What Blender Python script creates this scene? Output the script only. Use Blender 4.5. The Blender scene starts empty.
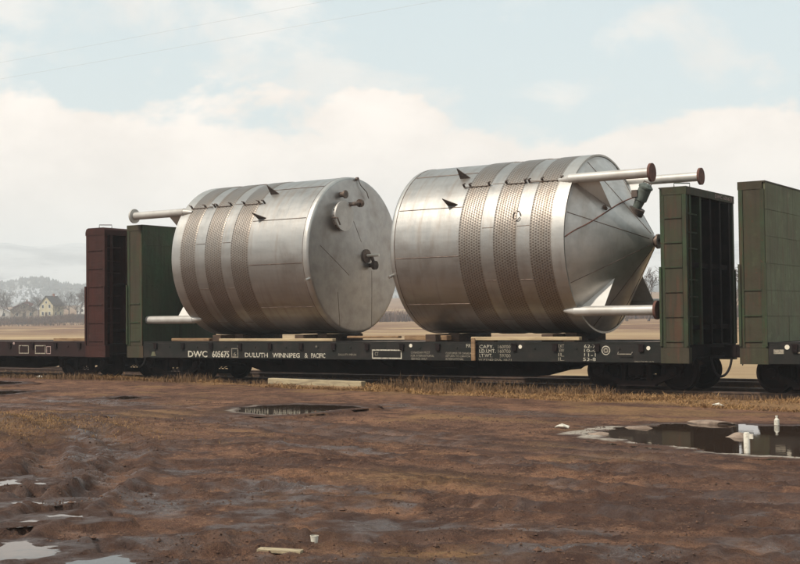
import bpy, math, random
import numpy as np
from mathutils import Vector, Matrix
random.seed(7); rng = np.random.default_rng(7)
R_ = math.radians
C = bpy.context.scene.collection
S = bpy.context.scene

# ------------------------------------------------------------------ camera, sky, sun, exposure
EYE = 1.61
cam = bpy.data.cameras.new('camera'); camo = bpy.data.objects.new('camera', cam); C.objects.link(camo)
cam.sensor_width = 36.0; cam.lens = 36.0 * 1259.0 / 800.0
cam.clip_start = 0.1; cam.clip_end = 30000
yaw, pitch, roll = R_(33.813), R_(1.762), R_(-0.591)
fw = Vector((-math.sin(yaw) * math.cos(pitch), math.cos(yaw) * math.cos(pitch), math.sin(pitch)))
rt = Vector((math.cos(yaw), math.sin(yaw), 0)); up = rt.cross(fw)
rt2 = rt * math.cos(roll) + up * math.sin(roll); up2 = -rt * math.sin(roll) + up * math.cos(roll)
camo.matrix_world = Matrix(((rt2.x, up2.x, -fw.x, 0), (rt2.y, up2.y, -fw.y, 0), (rt2.z, up2.z, -fw.z, EYE), (0, 0, 0, 1)))
S.camera = camo

SUN = Vector((-0.22, -0.62, 0.75)).normalized()
elev = math.asin(SUN.z); azim = math.atan2(SUN.x, SUN.y)
S.view_settings.view_transform = 'Standard'; S.view_settings.look = 'None'
S.view_settings.exposure = 0.42; S.view_settings.gamma = 1.0
S.render.engine = 'CYCLES'; S.cycles.use_denoising = True
S.cycles.max_bounces = 8; S.cycles.volume_bounces = 1

def node(nt, typ, ins=None, **props):
    n = nt.nodes.new(typ)
    for k, v in props.items(): setattr(n, k, v)
    for k, v in (ins or {}).items():
        if isinstance(v, bpy.types.NodeSocket): nt.links.new(v, n.inputs[k])
        else: n.inputs[k].default_value = v
    return n
def math_(nt, op, a, b=0.0, clamp=False):
    return node(nt, 'ShaderNodeMath', {0: a, 1: b}, operation=op, use_clamp=clamp).outputs[0]
def ramp(nt, fac, lo, hi):
    return node(nt, 'ShaderNodeMapRange', {0: fac, 1: lo, 2: hi, 3: 0.0, 4: 1.0}, interpolation_type='SMOOTHSTEP').outputs[0]
def mix(nt, fac, a, b, blend='MIX'):
    n = nt.nodes.new('ShaderNodeMix'); n.data_type = 'RGBA'; n.blend_type = blend
    for k, v in ((0, fac), (6, a), (7, b)):
        if isinstance(v, bpy.types.NodeSocket): nt.links.new(v, n.inputs[k])
        else: n.inputs[k].default_value = v if k == 0 else (*v, 1.0)[:4]
    return n.outputs[2]
def noise(nt, vec, scale, detail=4, rough=0.55, dist=0.0):
    return node(nt, 'ShaderNodeTexNoise', {'Vector': vec, 'Scale': scale, 'Detail': detail, 'Roughness': rough, 'Distortion': dist}).outputs['Fac']

W = bpy.data.worlds.new('World'); S.world = W; W.use_nodes = True
nt = W.node_tree; nt.nodes.clear()
sky = node(nt, 'ShaderNodeTexSky', sky_type='NISHITA', sun_disc=False, sun_elevation=elev, sun_rotation=azim, air_density=1.0, dust_density=2.5, ozone_density=1.0)
tc = node(nt, 'ShaderNodeTexCoord').outputs['Generated']
sep = node(nt, 'ShaderNodeSeparateXYZ', {0: tc})
stretch = node(nt, 'ShaderNodeVectorMath', {0: tc, 1: (1.0, 1.0, 1.7)}, operation='MULTIPLY').outputs[0]
big = noise(nt, stretch, 5.0, 5, 0.52, 0.2)
fine = noise(nt, stretch, 9.0, 8, 0.55, 0.3)
# a bank of cumulus low all round the horizon, ragged upper edge, loose cloud above it
edge = math_(nt, 'ADD', math_(nt, 'MULTIPLY', math_(nt, 'SUBTRACT', big, 0.5), 0.19), 0.168)
edge = math_(nt, 'ADD', edge, math_(nt, 'MULTIPLY', math_(nt, 'SUBTRACT', fine, 0.5), 0.085))
bank = ramp(nt, math_(nt, 'SUBTRACT', edge, sep.outputs[2]), -0.004, 0.012)
loose = math_(nt, 'MULTIPLY', ramp(nt, fine, 0.48, 0.66), 0.5)
veil = mix(nt, 0.75, sky.outputs[0], (4.0, 4.8, 4.8))
cl_tone = mix(nt, ramp(nt, noise(nt, stretch, 10.0, 6, 0.6), 0.3, 0.7), (5.9, 5.1, 4.5), (7.5, 6.55, 5.8))
skyc = mix(nt, math_(nt, 'MAXIMUM', bank, loose, True), veil, cl_tone)
bg = node(nt, 'ShaderNodeBackground', {'Color': skyc, 'Strength': 0.135})
node(nt, 'ShaderNodeOutputWorld', {'Surface': bg.outputs[0]})

sl = bpy.data.lights.new('sun', 'SUN'); slo = bpy.data.objects.new('sun', sl); C.objects.link(slo)
sl.energy = 3.5; sl.angle = R_(1.2); sl.color = (1.0, 0.93, 0.82)
slo.rotation_euler = SUN.to_track_quat('Z', 'Y').to_euler()

# ------------------------------------------------------------------ helpers
class MB:
    def __init__(self): self.v = []; self.f = []
    def add(self, vs, fs):
        o = len(self.v); self.v += [tuple(p) for p in vs]; self.f += [tuple(i + o for i in f) for f in fs]; return self
    def box(self, c, s, rot=None):
        x, y, z = s[0] / 2, s[1] / 2, s[2] / 2
        P = [Vector((a * x, b * y, d * z)) for a in (-1, 1) for b in (-1, 1) for d in (-1, 1)]
        if rot is not None: P = [rot @ p for p in P]
        c = Vector(c)
        return self.add([p + c for p in P], [(0, 1, 3, 2), (4, 6, 7, 5), (0, 4, 5, 1), (2, 3, 7, 6), (0, 2, 6, 4), (1, 5, 7, 3)])
    def bb(self, x0, x1, y0, y1, z0, z1): return self.box(((x0 + x1) / 2, (y0 + y1) / 2, (z0 + z1) / 2), (abs(x1 - x0), abs(y1 - y0), abs(z1 - z0)))
    def path(self, pts, r, n=8, cap=True):
        pts = [Vector(p) for p in pts]; rs = r if isinstance(r, (list, tuple)) else [r] * len(pts); vs = []; fs = []
        for i, p in enumerate(pts):
            d = (pts[min(i + 1, len(pts) - 1)] - pts[max(i - 1, 0)]).normalized()
            a = d.orthogonal().normalized() if i == 0 else (a - d * a.dot(d)).normalized()
            b = d.cross(a)
            vs += [p + (a * math.cos(t) + b * math.sin(t)) * rs[i] for t in [2 * math.pi * k / n for k in range(n)]]
        for i in range(len(pts) - 1):
            for k in range(n):
                fs.append((i * n + k, i * n + (k + 1) % n, (i + 1) * n + (k + 1) % n, (i + 1) * n + k))
        if cap: fs += [tuple(range(n))[::-1], tuple(range((len(pts) - 1) * n, len(pts) * n))]
        return self.add(vs, fs)
    def lathe(self, prof, n=96, s=1, zc=0.0):   # profile (x, r) turned about the X axis
        vs = []; fs = []
        for x, r in prof:
            vs += [(s * x, -r * math.cos(2 * math.pi * k / n), zc + r * math.sin(2 * math.pi * k / n)) for k in range(n)]
        for i in range(len(prof) - 1):
            for k in range(n): fs.append((i * n + k, i * n + (k + 1) % n, (i + 1) * n + (k + 1) % n, (i + 1) * n + k))
        return self.add(vs, fs)
    def prism(self, poly, off):
        n = len(poly); off = Vector(off); P = [Vector(p) for p in poly]
        return self.add(P + [p + off for p in P], [tuple(range(n))[::-1], tuple(range(n, 2 * n))] + [(i, (i + 1) % n, n + (i + 1) % n, n + i) for i in range(n)])
    def mesh(self, name, mat, smooth=False):
        me = bpy.data.meshes.new(name); me.from_pydata(self.v, [], self.f)
        if mat: me.materials.append(mat)
        if smooth: me.shade_smooth(); me.set_sharp_from_angle(angle=R_(35))
        return me
    def build(self, name, mat, parent=None, smooth=False, loc=None, kind=None):
        return link(name, self.mesh(name, mat, smooth), parent, loc, kind)
def link(name, me, parent=None, loc=None, kind=None, rot=None, label=None):
    o = bpy.data.objects.new(name, me); C.objects.link(o)
    if parent is not None: o.parent = parent
    if loc is not None: o.location = loc
    if rot is not None: o.rotation_euler = rot
    if kind: o['kind'] = kind
    if label: o['label'] = label
    return o
def tag(o, label, cat, group=None):
    o['label'] = label; o['category'] = cat
    if group: o['group'] = group
    return o
def thing(name, label, cat, loc=(0, 0, 0), rz=0, group=None):
    o = bpy.data.objects.new(name, None); C.objects.link(o); o.location = loc; o.rotation_euler = (0, 0, rz); o.empty_display_size = 0.3
    return tag(o, label, cat, group)
def copy_tree(o, parent=None):
    c = o.copy(); C.objects.link(c)
    if parent is not None: c.parent = parent
    for ch in list(o.children): copy_tree(ch, c)
    return c
def np_mesh(name, verts, faces, mat, smooth=False, attrs=None):
    me = bpy.data.meshes.new(name); k = faces.shape[1]
    me.vertices.add(len(verts)); me.vertices.foreach_set('co', np.ascontiguousarray(verts, np.float32).ravel())
    me.loops.add(faces.size); me.loops.foreach_set('vertex_index', np.ascontiguousarray(faces, np.int32).ravel())
    me.polygons.add(len(faces)); me.polygons.foreach_set('loop_start', np.arange(0, faces.size, k, dtype=np.int32))
    me.polygons.foreach_set('use_smooth', np.full(len(faces), smooth))
    for an, av in (attrs or {}).items():
        at = me.attributes.new(an, 'FLOAT', 'POINT'); at.data.foreach_set('value', av.astype(np.float32).ravel())
    me.update(); me.validate()
    if mat: me.materials.append(mat)
    return me

def sst(x, a, b):
    t = np.clip((x - a) / (b - a), 0, 1); return t * t * (3 - 2 * t)
_lat = rng.random((512, 512))
def vnoise(x, y):
    xi = np.floor(x).astype(int); yi = np.floor(y).astype(int); fx = x - xi; fy = y - yi
    fx = fx * fx * (3 - 2 * fx); fy = fy * fy * (3 - 2 * fy); g = lambda i, j: _lat[i & 511, j & 511]
    return (g(xi, yi) * (1 - fx) + g(xi + 1, yi) * fx) * (1 - fy) + (g(xi, yi + 1) * (1 - fx) + g(xi + 1, yi + 1) * fx) * fy - 0.5
def fbm(x, y, o=4):
    s = 0; a = 1.0
    for i in range(o): s = s + a * vnoise(x + 17.3 * i, y - 9.1 * i); x = x * 2.03; y = y * 2.03; a *= 0.5
    return s

# ------------------------------------------------------------------ materials
def mat_base(name):
    m = bpy.data.materials.new(name); m.use_nodes = True; return m, m.node_tree, m.node_tree.nodes['Principled BSDF']
def M(name, c1, c2=None, rough=0.7, metal=0.0, scale=3.0, lo=0.4, hi=0.65, c3=None, s3=12.0, lo3=0.6, hi3=0.75, bump=0.0, bscale=40.0, spec=0.3, stretch=(1, 1, 1), rvar=0.0, local=False):
    m, nt, b = mat_base(name)
    if local: pos = node(nt, 'ShaderNodeTexCoord').outputs['Object']
    else: pos = node(nt, 'ShaderNodeNewGeometry').outputs['Position']
    v = node(nt, 'ShaderNodeVectorMath', {0: pos, 1: stretch}, operation='MULTIPLY').outputs[0]
    col = None
    n1 = noise(nt, v, scale, 6, 0.6)
    if c2: col = mix(nt, ramp(nt, n1, lo, hi), c1, c2)
    if c3: col = mix(nt, ramp(nt, noise(nt, v, s3, 6, 0.65), lo3, hi3), col if col is not None else c1, c3)
    if col is not None: nt.links.new(col, b.inputs['Base Color'])
    else: b.inputs['Base Color'].default_value = (*c1, 1)
    b.inputs['Roughness'].default_value = rough; b.inputs['Metallic'].default_value = metal
    b.inputs['Specular IOR Level'].default_value = spec
    if rvar: nt.links.new(node(nt, 'ShaderNodeMapRange', {0: n1, 1: 0.3, 2: 0.7, 3: rough - rvar, 4: rough + rvar}).outputs[0], b.inputs['Roughness'])
    if bump:
        bn = node(nt, 'ShaderNodeBump', {'Height': noise(nt, v, bscale, 5, 0.6), 'Strength': bump, 'Distance': 0.02})
        nt.links.new(bn.outputs[0], b.inputs['Normal'])
    return m

def steel_mat(name, base, dirt, rough, dirt_amt, dent=False):
    m, nt, b = mat_base(name)
    pos = node(nt, 'ShaderNodeNewGeometry').outputs['Position']
    lng = node(nt, 'ShaderNodeVectorMath', {0: pos, 1: (0.35, 2.2, 2.2)}, operation='MULTIPLY').outputs[0]
    cir = node(nt, 'ShaderNodeVectorMath', {0: pos, 1: (3.0, 0.35, 0.35)}, operation='MULTIPLY').outputs[0]
    n1 = noise(nt, lng, 1.6, 6, 0.6); n2 = noise(nt, cir, 1.8, 7, 0.62); n3 = noise(nt, pos, 1.1, 5, 0.6, 0.5)
    col = mix(nt, ramp(nt, n1, 0.35, 0.7), base, tuple(c * 0.83 for c in base))
    d = math_(nt, 'MULTIPLY', ramp(nt, n2, 0.48, 0.72), dirt_amt)
    col = mix(nt, d, col, dirt)
    col = mix(nt, math_(nt, 'MULTIPLY', ramp(nt, n3, 0.5, 0.75), dirt_amt * 0.8), col, tuple(c * 0.8 for c in dirt))
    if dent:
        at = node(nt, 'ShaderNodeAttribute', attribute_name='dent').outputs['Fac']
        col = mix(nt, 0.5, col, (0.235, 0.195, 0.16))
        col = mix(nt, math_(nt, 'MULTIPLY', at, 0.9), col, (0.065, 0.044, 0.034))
    nt.links.new(col, b.inputs['Base Color'])
    b.inputs['Metallic'].default_value = 0.9
    r = node(nt, 'ShaderNodeMapRange', {0: n2, 1: 0.3, 2: 0.7, 3: rough - 0.06, 4: rough + 0.08}).outputs[0]
    nt.links.new(r, b.inputs['Roughness'])
    h = noise(nt, pos, 0.9, 2, 0.5)
    h2 = noise(nt, pos, 3.5, 3, 0.5)
    hh = math_(nt, 'ADD', h, math_(nt, 'MULTIPLY', h2, 0.25))
    bn = node(nt, 'ShaderNodeBump', {'Height': hh, 'Strength': 0.5, 'Distance': 0.035})
    nt.links.new(bn.outputs[0], b.inputs['Normal'])
    return m

def weathered(name, c1, c2, rust=(0.085, 0.035, 0.02), amt=0.55, rough=0.75, chip=0.35):
    m, nt, b = mat_base(name)
    pos = node(nt, 'ShaderNodeNewGeometry').outputs['Position']
    v = node(nt, 'ShaderNodeVectorMath', {0: pos, 1: (5.0, 5.0, 0.45)}, operation='MULTIPLY').outputs[0]
    v2 = node(nt, 'ShaderNodeVectorMath', {0: pos, 1: (11.0, 11.0, 0.8)}, operation='MULTIPLY').outputs[0]
    col = mix(nt, ramp(nt, noise(nt, pos, 1.3, 5, 0.6), 0.35, 0.65), c1, c2)
    col = mix(nt, math_(nt, 'MULTIPLY', ramp(nt, noise(nt, v2, 1.0, 4, 0.6), 0.45, 0.7), 0.45), col, tuple(k * 0.6 for k in c2))
    col = mix(nt, math_(nt, 'MULTIPLY', ramp(nt, noise(nt, v, 1.0, 6, 0.65), 0.52, 0.68), amt), col, rust)
    col = mix(nt, math_(nt, 'MULTIPLY', ramp(nt, noise(nt, pos, 9.0, 7, 0.72), 0.60, 0.66), chip + 0.3), col, tuple(k * 0.8 for k in rust))
    col = mix(nt, math_(nt, 'MULTIPLY', ramp(nt, noise(nt, pos, 2.2, 6, 0.7), 0.56, 0.72), 0.4), col, tuple(k * 1.5 + 0.01 for k in c1))
    nt.links.new(col, b.inputs['Base Color']); b.inputs['Roughness'].default_value = rough; b.inputs['Specular IOR Level'].default_value = 0.25
    h = math_(nt, 'ADD', noise(nt, pos, 1.6, 3, 0.5), math_(nt, 'MULTIPLY', noise(nt, pos, 14, 4, 0.6), 0.12))
    nt.links.new(node(nt, 'ShaderNodeBump', {'Height': h, 'Strength': 0.6, 'Distance': 0.06}).outputs[0], b.inputs['Normal'])
    return m
STEEL = steel_mat('stainless', (0.385, 0.365, 0.34), (0.215, 0.17, 0.135), 0.42, 0.5)
STEEL_HEAD = steel_mat('stainless_head', (0.42, 0.395, 0.37), (0.25, 0.20, 0.165), 0.42, 0.55)
STEEL_CONE = steel_mat('stainless_cone', (0.56, 0.53, 0.495), (0.36, 0.30, 0.25), 0.46, 0.4)
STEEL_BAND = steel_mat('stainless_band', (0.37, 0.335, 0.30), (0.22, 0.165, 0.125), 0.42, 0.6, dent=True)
STEEL_BRIGHT = steel_mat('stainless_bright', (0.45, 0.43, 0.40), (0.29, 0.25, 0.205), 0.46, 0.25)
PIPE = M('primed_pipe', (0.46, 0.435, 0.40), (0.38, 0.35, 0.315), 0.5, 0.35, 2.0, c3=(0.36, 0.26, 0.19), s3=5, lo3=0.62, hi3=0.8)
GUSSET = M('gusset_steel', (0.60, 0.58, 0.54), (0.54, 0.51, 0.47), 0.5, 0.2, 3.0)
SEAM = M('weld_seam', (0.085, 0.055, 0.042), (0.19, 0.14, 0.11), 0.6, 0.4, 5)
RUST = M('rust_plate', (0.125, 0.055, 0.040), (0.08, 0.04, 0.03), 0.85, 0, 9, bump=0.3)
DARK_STEEL = M('dark_steel', (0.06, 0.045, 0.038), (0.11, 0.08, 0.065), 0.7, 0.2, 8)
BRONZE = M('stained_fitting', (0.16, 0.115, 0.09), (0.085, 0.06, 0.048), 0.55, 0.5, 12)
MOTOR = M('motor_paint', (0.10, 0.115, 0.10), (0.055, 0.06, 0.05), 0.55, 0, 9)
GREEN = weathered('green_paint', (0.038, 0.040, 0.020), (0.044, 0.035, 0.021))
GREEN_TRIM = weathered('green_trim', (0.030, 0.050, 0.022), (0.034, 0.035, 0.019), amt=0.6)
GREEN_DK = weathered('dark_green_paint', (0.032, 0.058, 0.030), (0.042, 0.050, 0.028), rust=(0.022, 0.018, 0.013))
GREEN_LT = weathered('faded_green_paint', (0.120, 0.134, 0.078), (0.102, 0.102, 0.060), rust=(0.11, 0.055, 0.035), amt=0.4)
OXIDE = weathered('red_oxide_paint', (0.046, 0.012, 0.008), (0.034, 0.011, 0.008), rust=(0.03, 0.013, 0.009))
OXIDE_SHADE = weathered('shaded_oxide_paint', (0.022, 0.009, 0.008), (0.015, 0.008, 0.007), rust=(0.03, 0.014, 0.01))  # darker copy of the red oxide, shade of the unlit end faces in its colour
SOOT_SHADE = M('sooty_shaded_steel', (0.010, 0.0065, 0.0065), (0.017, 0.010, 0.009), 0.9, 0, 4, spec=0.15)  # grimy running gear; on bulkhead outer faces the near-black paints in sunless shade
SILL = M('sill_paint', (0.0095, 0.0100, 0.0078), (0.015, 0.0125, 0.0105), 0.75, 0, 3, spec=0.25, c3=(0.024, 0.018, 0.015), s3=2.5, lo3=0.5, hi3=0.7)
SILL_BR = M('brown_sill_paint', (0.024, 0.011, 0.010), (0.018, 0.010, 0.009), 0.8, 0, 3, spec=0.2)
WHITE = M('white_stencil', (0.50, 0.46, 0.37), (0.26, 0.23, 0.19), 0.85, 0, 16, 0.45, 0.65, c3=(0.07, 0.06, 0.05), s3=26, lo3=0.56, hi3=0.64)
GREYW = M('faded_stencil', (0.30, 0.26, 0.20), (0.15, 0.13, 0.105), 0.8, 0, 30)
PINKW = M('pink_stencil', (0.42, 0.30, 0.27), (0.22, 0.15, 0.13), 0.8, 0, 25)
REFLEX = M('reflector', (0.68, 0.62, 0.50), None, 0.5)
WOODS = [M('deck_wood_%d' % i, c, tuple(k * 0.6 for k in c), 0.9, 0, 4, stretch=(1, 1, 1), bump=0.3) for i, c in enumerate([(0.16, 0.12, 0.10), (0.20, 0.155, 0.13), (0.12, 0.09, 0.075)])]
PALE_WOOD = M('pale_timber', (0.46, 0.35, 0.21), (0.34, 0.25, 0.15), 0.85, 0, 5, stretch=(0.4, 4, 4), bump=0.4)
TAN_WOOD = M('tan_timber', (0.27, 0.17, 0.09), (0.17, 0.10, 0.055), 0.88, 0, 5, stretch=(0.5, 4, 4), bump=0.4)
DARK_WOOD = M('dark_timber', (0.055, 0.035, 0.025), (0.09, 0.055, 0.035), 0.9, 0, 5, stretch=(0.5, 4, 4), bump=0.4)
GREY_WOOD = M('weathered_timber', (0.40, 0.32, 0.20), (0.24, 0.19, 0.125), 0.9, 0, 5, stretch=(0.5, 5, 5), bump=0.5)
RUBBER = M('rubber', (0.015, 0.012, 0.012), None, 0.7)
RAILM = M('rail_steel', (0.075, 0.05, 0.04), (0.11, 0.07, 0.05), 0.6, 0.3, 6)
TIE = M('tie_wood', (0.045, 0.032, 0.025), (0.075, 0.055, 0.042), 0.95, 0, 8)

def ground_mat():
    m, nt, b = mat_base('mud_and_field')
    pos = node(nt, 'ShaderNodeNewGeometry').outputs['Position']
    at = lambda n: node(nt, 'ShaderNodeAttribute', attribute_name=n).outputs['Fac']
    straw, wet, field, dark = at('straw'), at('wet'), at('field'), at('dark')
    nA = noise(nt, pos, 0.55, 5, 0.6, 0.3); nB = noise(nt, pos, 2.6, 6, 0.62); nC = noise(nt, pos, 16, 6, 0.65); nD = noise(nt, pos, 70, 4, 0.7)
    col = mix(nt, ramp(nt, nA, 0.38, 0.62), (0.250, 0.128, 0.075), (0.140, 0.073, 0.048))
    col = mix(nt, math_(nt, 'MULTIPLY', ramp(nt, nB, 0.42, 0.62), 0.85), col, (0.066, 0.034, 0.025))
    col = mix(nt, math_(nt, 'MULTIPLY', ramp(nt, nC, 0.5, 0.7), 0.6), col, (0.36, 0.20, 0.115))
    col = mix(nt, math_(nt, 'MULTIPLY', ramp(nt, nD, 0.50, 0.62), 0.75), col, (0.050, 0.027, 0.021))
    sfac = math_(nt, 'MULTIPLY', straw, math_(nt, 'ADD', ramp(nt, nC, 0.35, 0.6), 0.25), True)
    col = mix(nt, sfac, col, mix(nt, nB, (0.20, 0.11, 0.05), (0.32, 0.19, 0.09)))
    col = mix(nt, math_(nt, 'MULTIPLY', dark, 0.85), col, (0.045, 0.025, 0.020))
    col = mix(nt, math_(nt, 'MULTIPLY', wet, 0.6), col, (0.072, 0.042, 0.032))
    col = mix(nt, math_(nt, 'MULTIPLY', at('crust'), ramp(nt, nC, 0.28, 0.5)), col, (0.46, 0.40, 0.33))
    # field beyond the tracks: dry grass in long drifts
    fs = node(nt, 'ShaderNodeVectorMath', {0: pos, 1: (0.35, 1.0, 1.0)}, operation='MULTIPLY').outputs[0]
    f1 = noise(nt, fs, 0.06, 6, 0.65); f2 = noise(nt, fs, 0.5, 6, 0.7)
    fc = mix(nt, ramp(nt, f1, 0.40, 0.6), (0.40, 0.285, 0.16), (0.27, 0.175, 0.10))
    fc = mix(nt, math_(nt, 'MULTIPLY', ramp(nt, f2, 0.5, 0.7), 0.5), fc, (0.20, 0.115, 0.07))
    sepf = node(nt, 'ShaderNodeSeparateXYZ', {0: pos}).outputs[1]
    brush = math_(nt, 'MULTIPLY', ramp(nt, math_(nt, 'ADD', sepf, math_(nt, 'MULTIPLY', f1, 60.0)), 125.0, 160.0), ramp(nt, noise(nt, fs, 0.12, 6, 0.7), 0.36, 0.52))
    fc = mix(nt, math_(nt, 'MULTIPLY', brush, 0.9), fc, (0.155, 0.085, 0.055))
    col = mix(nt, field, col, fc)
    nt.links.new(col, b.inputs['Base Color'])
    wr = math_(nt, 'MULTIPLY', wet, ramp(nt, noise(nt, pos, 3.2, 5, 0.6), 0.36, 0.6))
    nt.links.new(node(nt, 'ShaderNodeMapRange', {0: wr, 1: 0.0, 2: 1.0, 3: 0.92, 4: 0.16}).outputs[0], b.inputs['Roughness'])
    nt.links.new(node(nt, 'ShaderNodeMapRange', {0: wr, 1: 0.0, 2: 1.0, 3: 0.12, 4: 0.5}).outputs[0], b.inputs['Specular IOR Level'])
    hgt = math_(nt, 'ADD', math_(nt, 'MULTIPLY', noise(nt, pos, 9, 8, 0.68), 0.6), math_(nt, 'MULTIPLY', noise(nt, pos, 45, 5, 0.7), 0.25))
    bn = node(nt, 'ShaderNodeBump', {'Height': hgt, 'Strength': 1.0, 'Distance': 0.11})
    nt.links.new(bn.outputs[0], b.inputs['Normal'])
    return m
GROUND = ground_mat()
WATER, _nt, _b = mat_base('muddy_water')
_b.inputs['Base Color'].default_value = (0.035, 0.021, 0.014, 1); _b.inputs['Roughness'].default_value = 0.04; _b.inputs['IOR'].default_value = 1.33
_wp = node(_nt, 'ShaderNodeNewGeometry').outputs['Position']
_nt.links.new(node(_nt, 'ShaderNodeBump', {'Height': noise(_nt, _wp, 5, 2, 0.5), 'Strength': 0.06, 'Distance': 0.01}).outputs[0], _b.inputs['Normal'])
def blade_mat(name, c1, c2):
    m = M(name, c1, c2, 0.9, 0, 1.6, 0.38, 0.6, c3=tuple(k * 0.4 for k in c2), s3=3.5, lo3=0.5, hi3=0.66, spec=0.1); return m
GRASS = blade_mat('dry_grass', (0.33, 0.195, 0.085), (0.21, 0.115, 0.055))
WEED = blade_mat('dead_weeds', (0.13, 0.078, 0.045), (0.21, 0.125, 0.065))
BARK = M('bark', (0.085, 0.065, 0.06), (0.12, 0.095, 0.085), 0.95, 0, 3)
SHRUB = M('shrub_twigs', (0.085, 0.058, 0.055), (0.14, 0.088, 0.062), 0.95, 0, 0.15)
CONIFER = M('conifer_needles', (0.030, 0.042, 0.030), (0.05, 0.06, 0.042), 0.95, 0, 0.6)
SNOW = M('snow', (0.80, 0.81, 0.83), None, 0.8)

# ------------------------------------------------------------------ terrain
YC = 25.922 + 1.525       # centre line of the train's track
Y2 = 31.75                # centre line of the second track
def poly_sd(X, Y, poly):  # signed distance, positive inside
    d = np.full(X.shape, 1e9); ins = np.zeros(X.shape, bool); n = len(poly)
    for i in range(n):
        x0, y0 = poly[i]; x1, y1 = poly[(i + 1) % n]; ex, ey = x1 - x0, y1 - y0
        t = np.clip(((X - x0) * ex + (Y - y0) * ey) / (ex * ex + ey * ey), 0, 1)
        d = np.minimum(d, np.hypot(X - x0 - t * ex, Y - y0 - t * ey))
        c = ((y0 <= Y) & (y1 > Y)) | ((y1 <= Y) & (y0 > Y))
        with np.errstate(divide='ignore', invalid='ignore'): xs = x0 + (Y - y0) * ex / (ey if ey else 1e-9)
        ins ^= c & (X < xs)
    return np.where(ins, d, -d)
PUD = [  # level, outline, label
    (-0.030, [(-15.8, 17.89), (-16.2, 19.1), (-15.69, 19.75), (-14.9, 19.95), (-14.3, 19.8), (-14.0, 19.5), (-14.05, 18.9), (-14.0, 18.0), (-14.1, 17.5), (-14.33, 17.2), (-15.2, 17.4)], 'dark puddle mirroring the car lettering in the middle of the yard'),
    (-0.110, [(-8.3, 17.2), (-8.35, 18.5), (-7.64, 19.5), (-6.73, 19.8), (-5.8, 19.9), (-5.0, 19.6), (-3.8, 19.0), (-3.4, 16.6), (-4.0, 15.4), (-4.6, 15.5), (-5.27, 15.5), (-6.29, 16.05), (-7.33, 16.45)], 'large dark puddle with a pale crusted rim on the right of the yard'),
    (0.0, [(-20.68, 19.13), (-20.72, 19.9), (-19.89, 19.87), (-19.64, 18.86)], 'thin dark puddle far up the yard before the left wheels'),
    (0.008, [(-30.2, 22.9), (-29.4, 23.5), (-27.8, 23.0), (-27.4, 21.7), (-28.8, 21.6)], 'dark puddle at the left edge near the brown car'),
    (0.004, [(-25.6, 18.6), (-25.1, 20.4), (-24.3, 20.4), (-23.78, 19.0)], 'second dark puddle at the left edge, closer'),
    (-0.030, [(-17.9, 15.2), (-17.2, 15.8), (-16.4, 15.5), (-16.5, 14.9)], 'small pale puddle left of centre reflecting cloud'),
    (-0.085, [(-8.6, 6.1), (-8.01, 6.5), (-7.6, 6.62), (-7.35, 6.4), (-7.42, 5.7), (-8.2, 5.5)], 'bright sky reflecting puddle in the lower left corner'),
    (-0.085, [(-7.02, 6.15), (-6.9, 6.48), (-6.52, 6.5), (-6.4, 5.9)], 'pale puddle at the bottom edge left of centre'),
    (-0.088, [(-11.55, 9.0), (-11.2, 9.3), (-10.6, 8.98), (-11.0, 8.65)], 'small white puddle between ruts at the left edge'),
    (-0.088, [(-10.0, 7.75), (-9.75, 8.15), (-9.35, 8.42), (-9.4, 8.05)], 'narrow bright puddle beside the tread marks'),
    (-0.090, [(-9.0, 7.55), (-8.75, 7.85), (-8.25, 7.72), (-8.5, 7.4)], 'bright puddle in the rut by the tread marks'),
    (-0.090, [(-9.15, 6.95), (-8.9, 7.35), (-8.5, 7.4), (-8.7, 7.05)], 'lowest bright puddle of the tread marks at the left'),
]
def bez(p, n=40):
    p = [np.array(q, float) for q in p]; out = []
    for i in range(len(p) - 1):
        a, b = p[i], p[i + 1]; m0 = (p[min(i + 1, len(p) - 1)] - p[max(i - 1, 0)]) / 2; m1 = (p[min(i + 2, len(p) - 1)] - p[i]) / 2
        for k in range(n):
            t = k / n; out.append((2*t**3-3*t*t+1)*a + (t**3-2*t*t+t)*m0 + (-2*t**3+3*t*t)*b + (t**3-t*t)*m1)
    out.append(p[-1]); return np.array(out)
RUTS = [  # path, half width, depth, tread
    ([(-8.2, 6.2), (-9.2, 8.0), (-10.6, 10.0), (-13.0, 12.4), (-17, 14.8)], 0.24, 0.085, 1),
    ([(-9.6, 6.2), (-10.5, 8.2), (-11.9, 10.1), (-14.2, 12.0), (-18, 13.9)], 0.24, 0.075, 1),
    ([(-8.9, 6.3), (-9.6, 7.7), (-11.0, 9.8)], 0.18, 0.05, 1),
    ([(-15, 9.0), (-12.5, 12.6), (-11.2, 13.7), (-10.1, 13.4), (-8.5, 13.1), (-4, 13.4), (3, 14.5)], 0.22, 0.04, 0),
    ([(-13, 8.0), (-10.6, 11.3), (-9, 11.9), (-6, 11.6), (-1, 12.0), (4, 12.6)], 0.22, 0.045, 0),
    ([(-12, 6.6), (-9.4, 9.4), (-7.4, 10.2), (-5.0, 10.2), (-1, 10.6)], 0.22, 0.05, 1),
    ([(-7.8, 6.0), (-6.4, 7.8), (-4.9, 8.7), (-2.6, 9.6), (1.5, 11)], 0.22, 0.055, 1),
    ([(-6.0, 5.6), (-5.0, 7.2), (-3.8, 8.1), (-1.0, 9.3)], 0.2, 0.05, 0),
    ([(-34, 16), (-24, 16.8), (-16, 16.2), (-9, 14.8), (-3, 14.2)], 0.28, 0.03, 0),
    ([(-34, 19.0), (-24, 19.2), (-16.5, 17.0), (-9, 15.6), (-3, 14.9)], 0.28, 0.03, 0),
]
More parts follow.
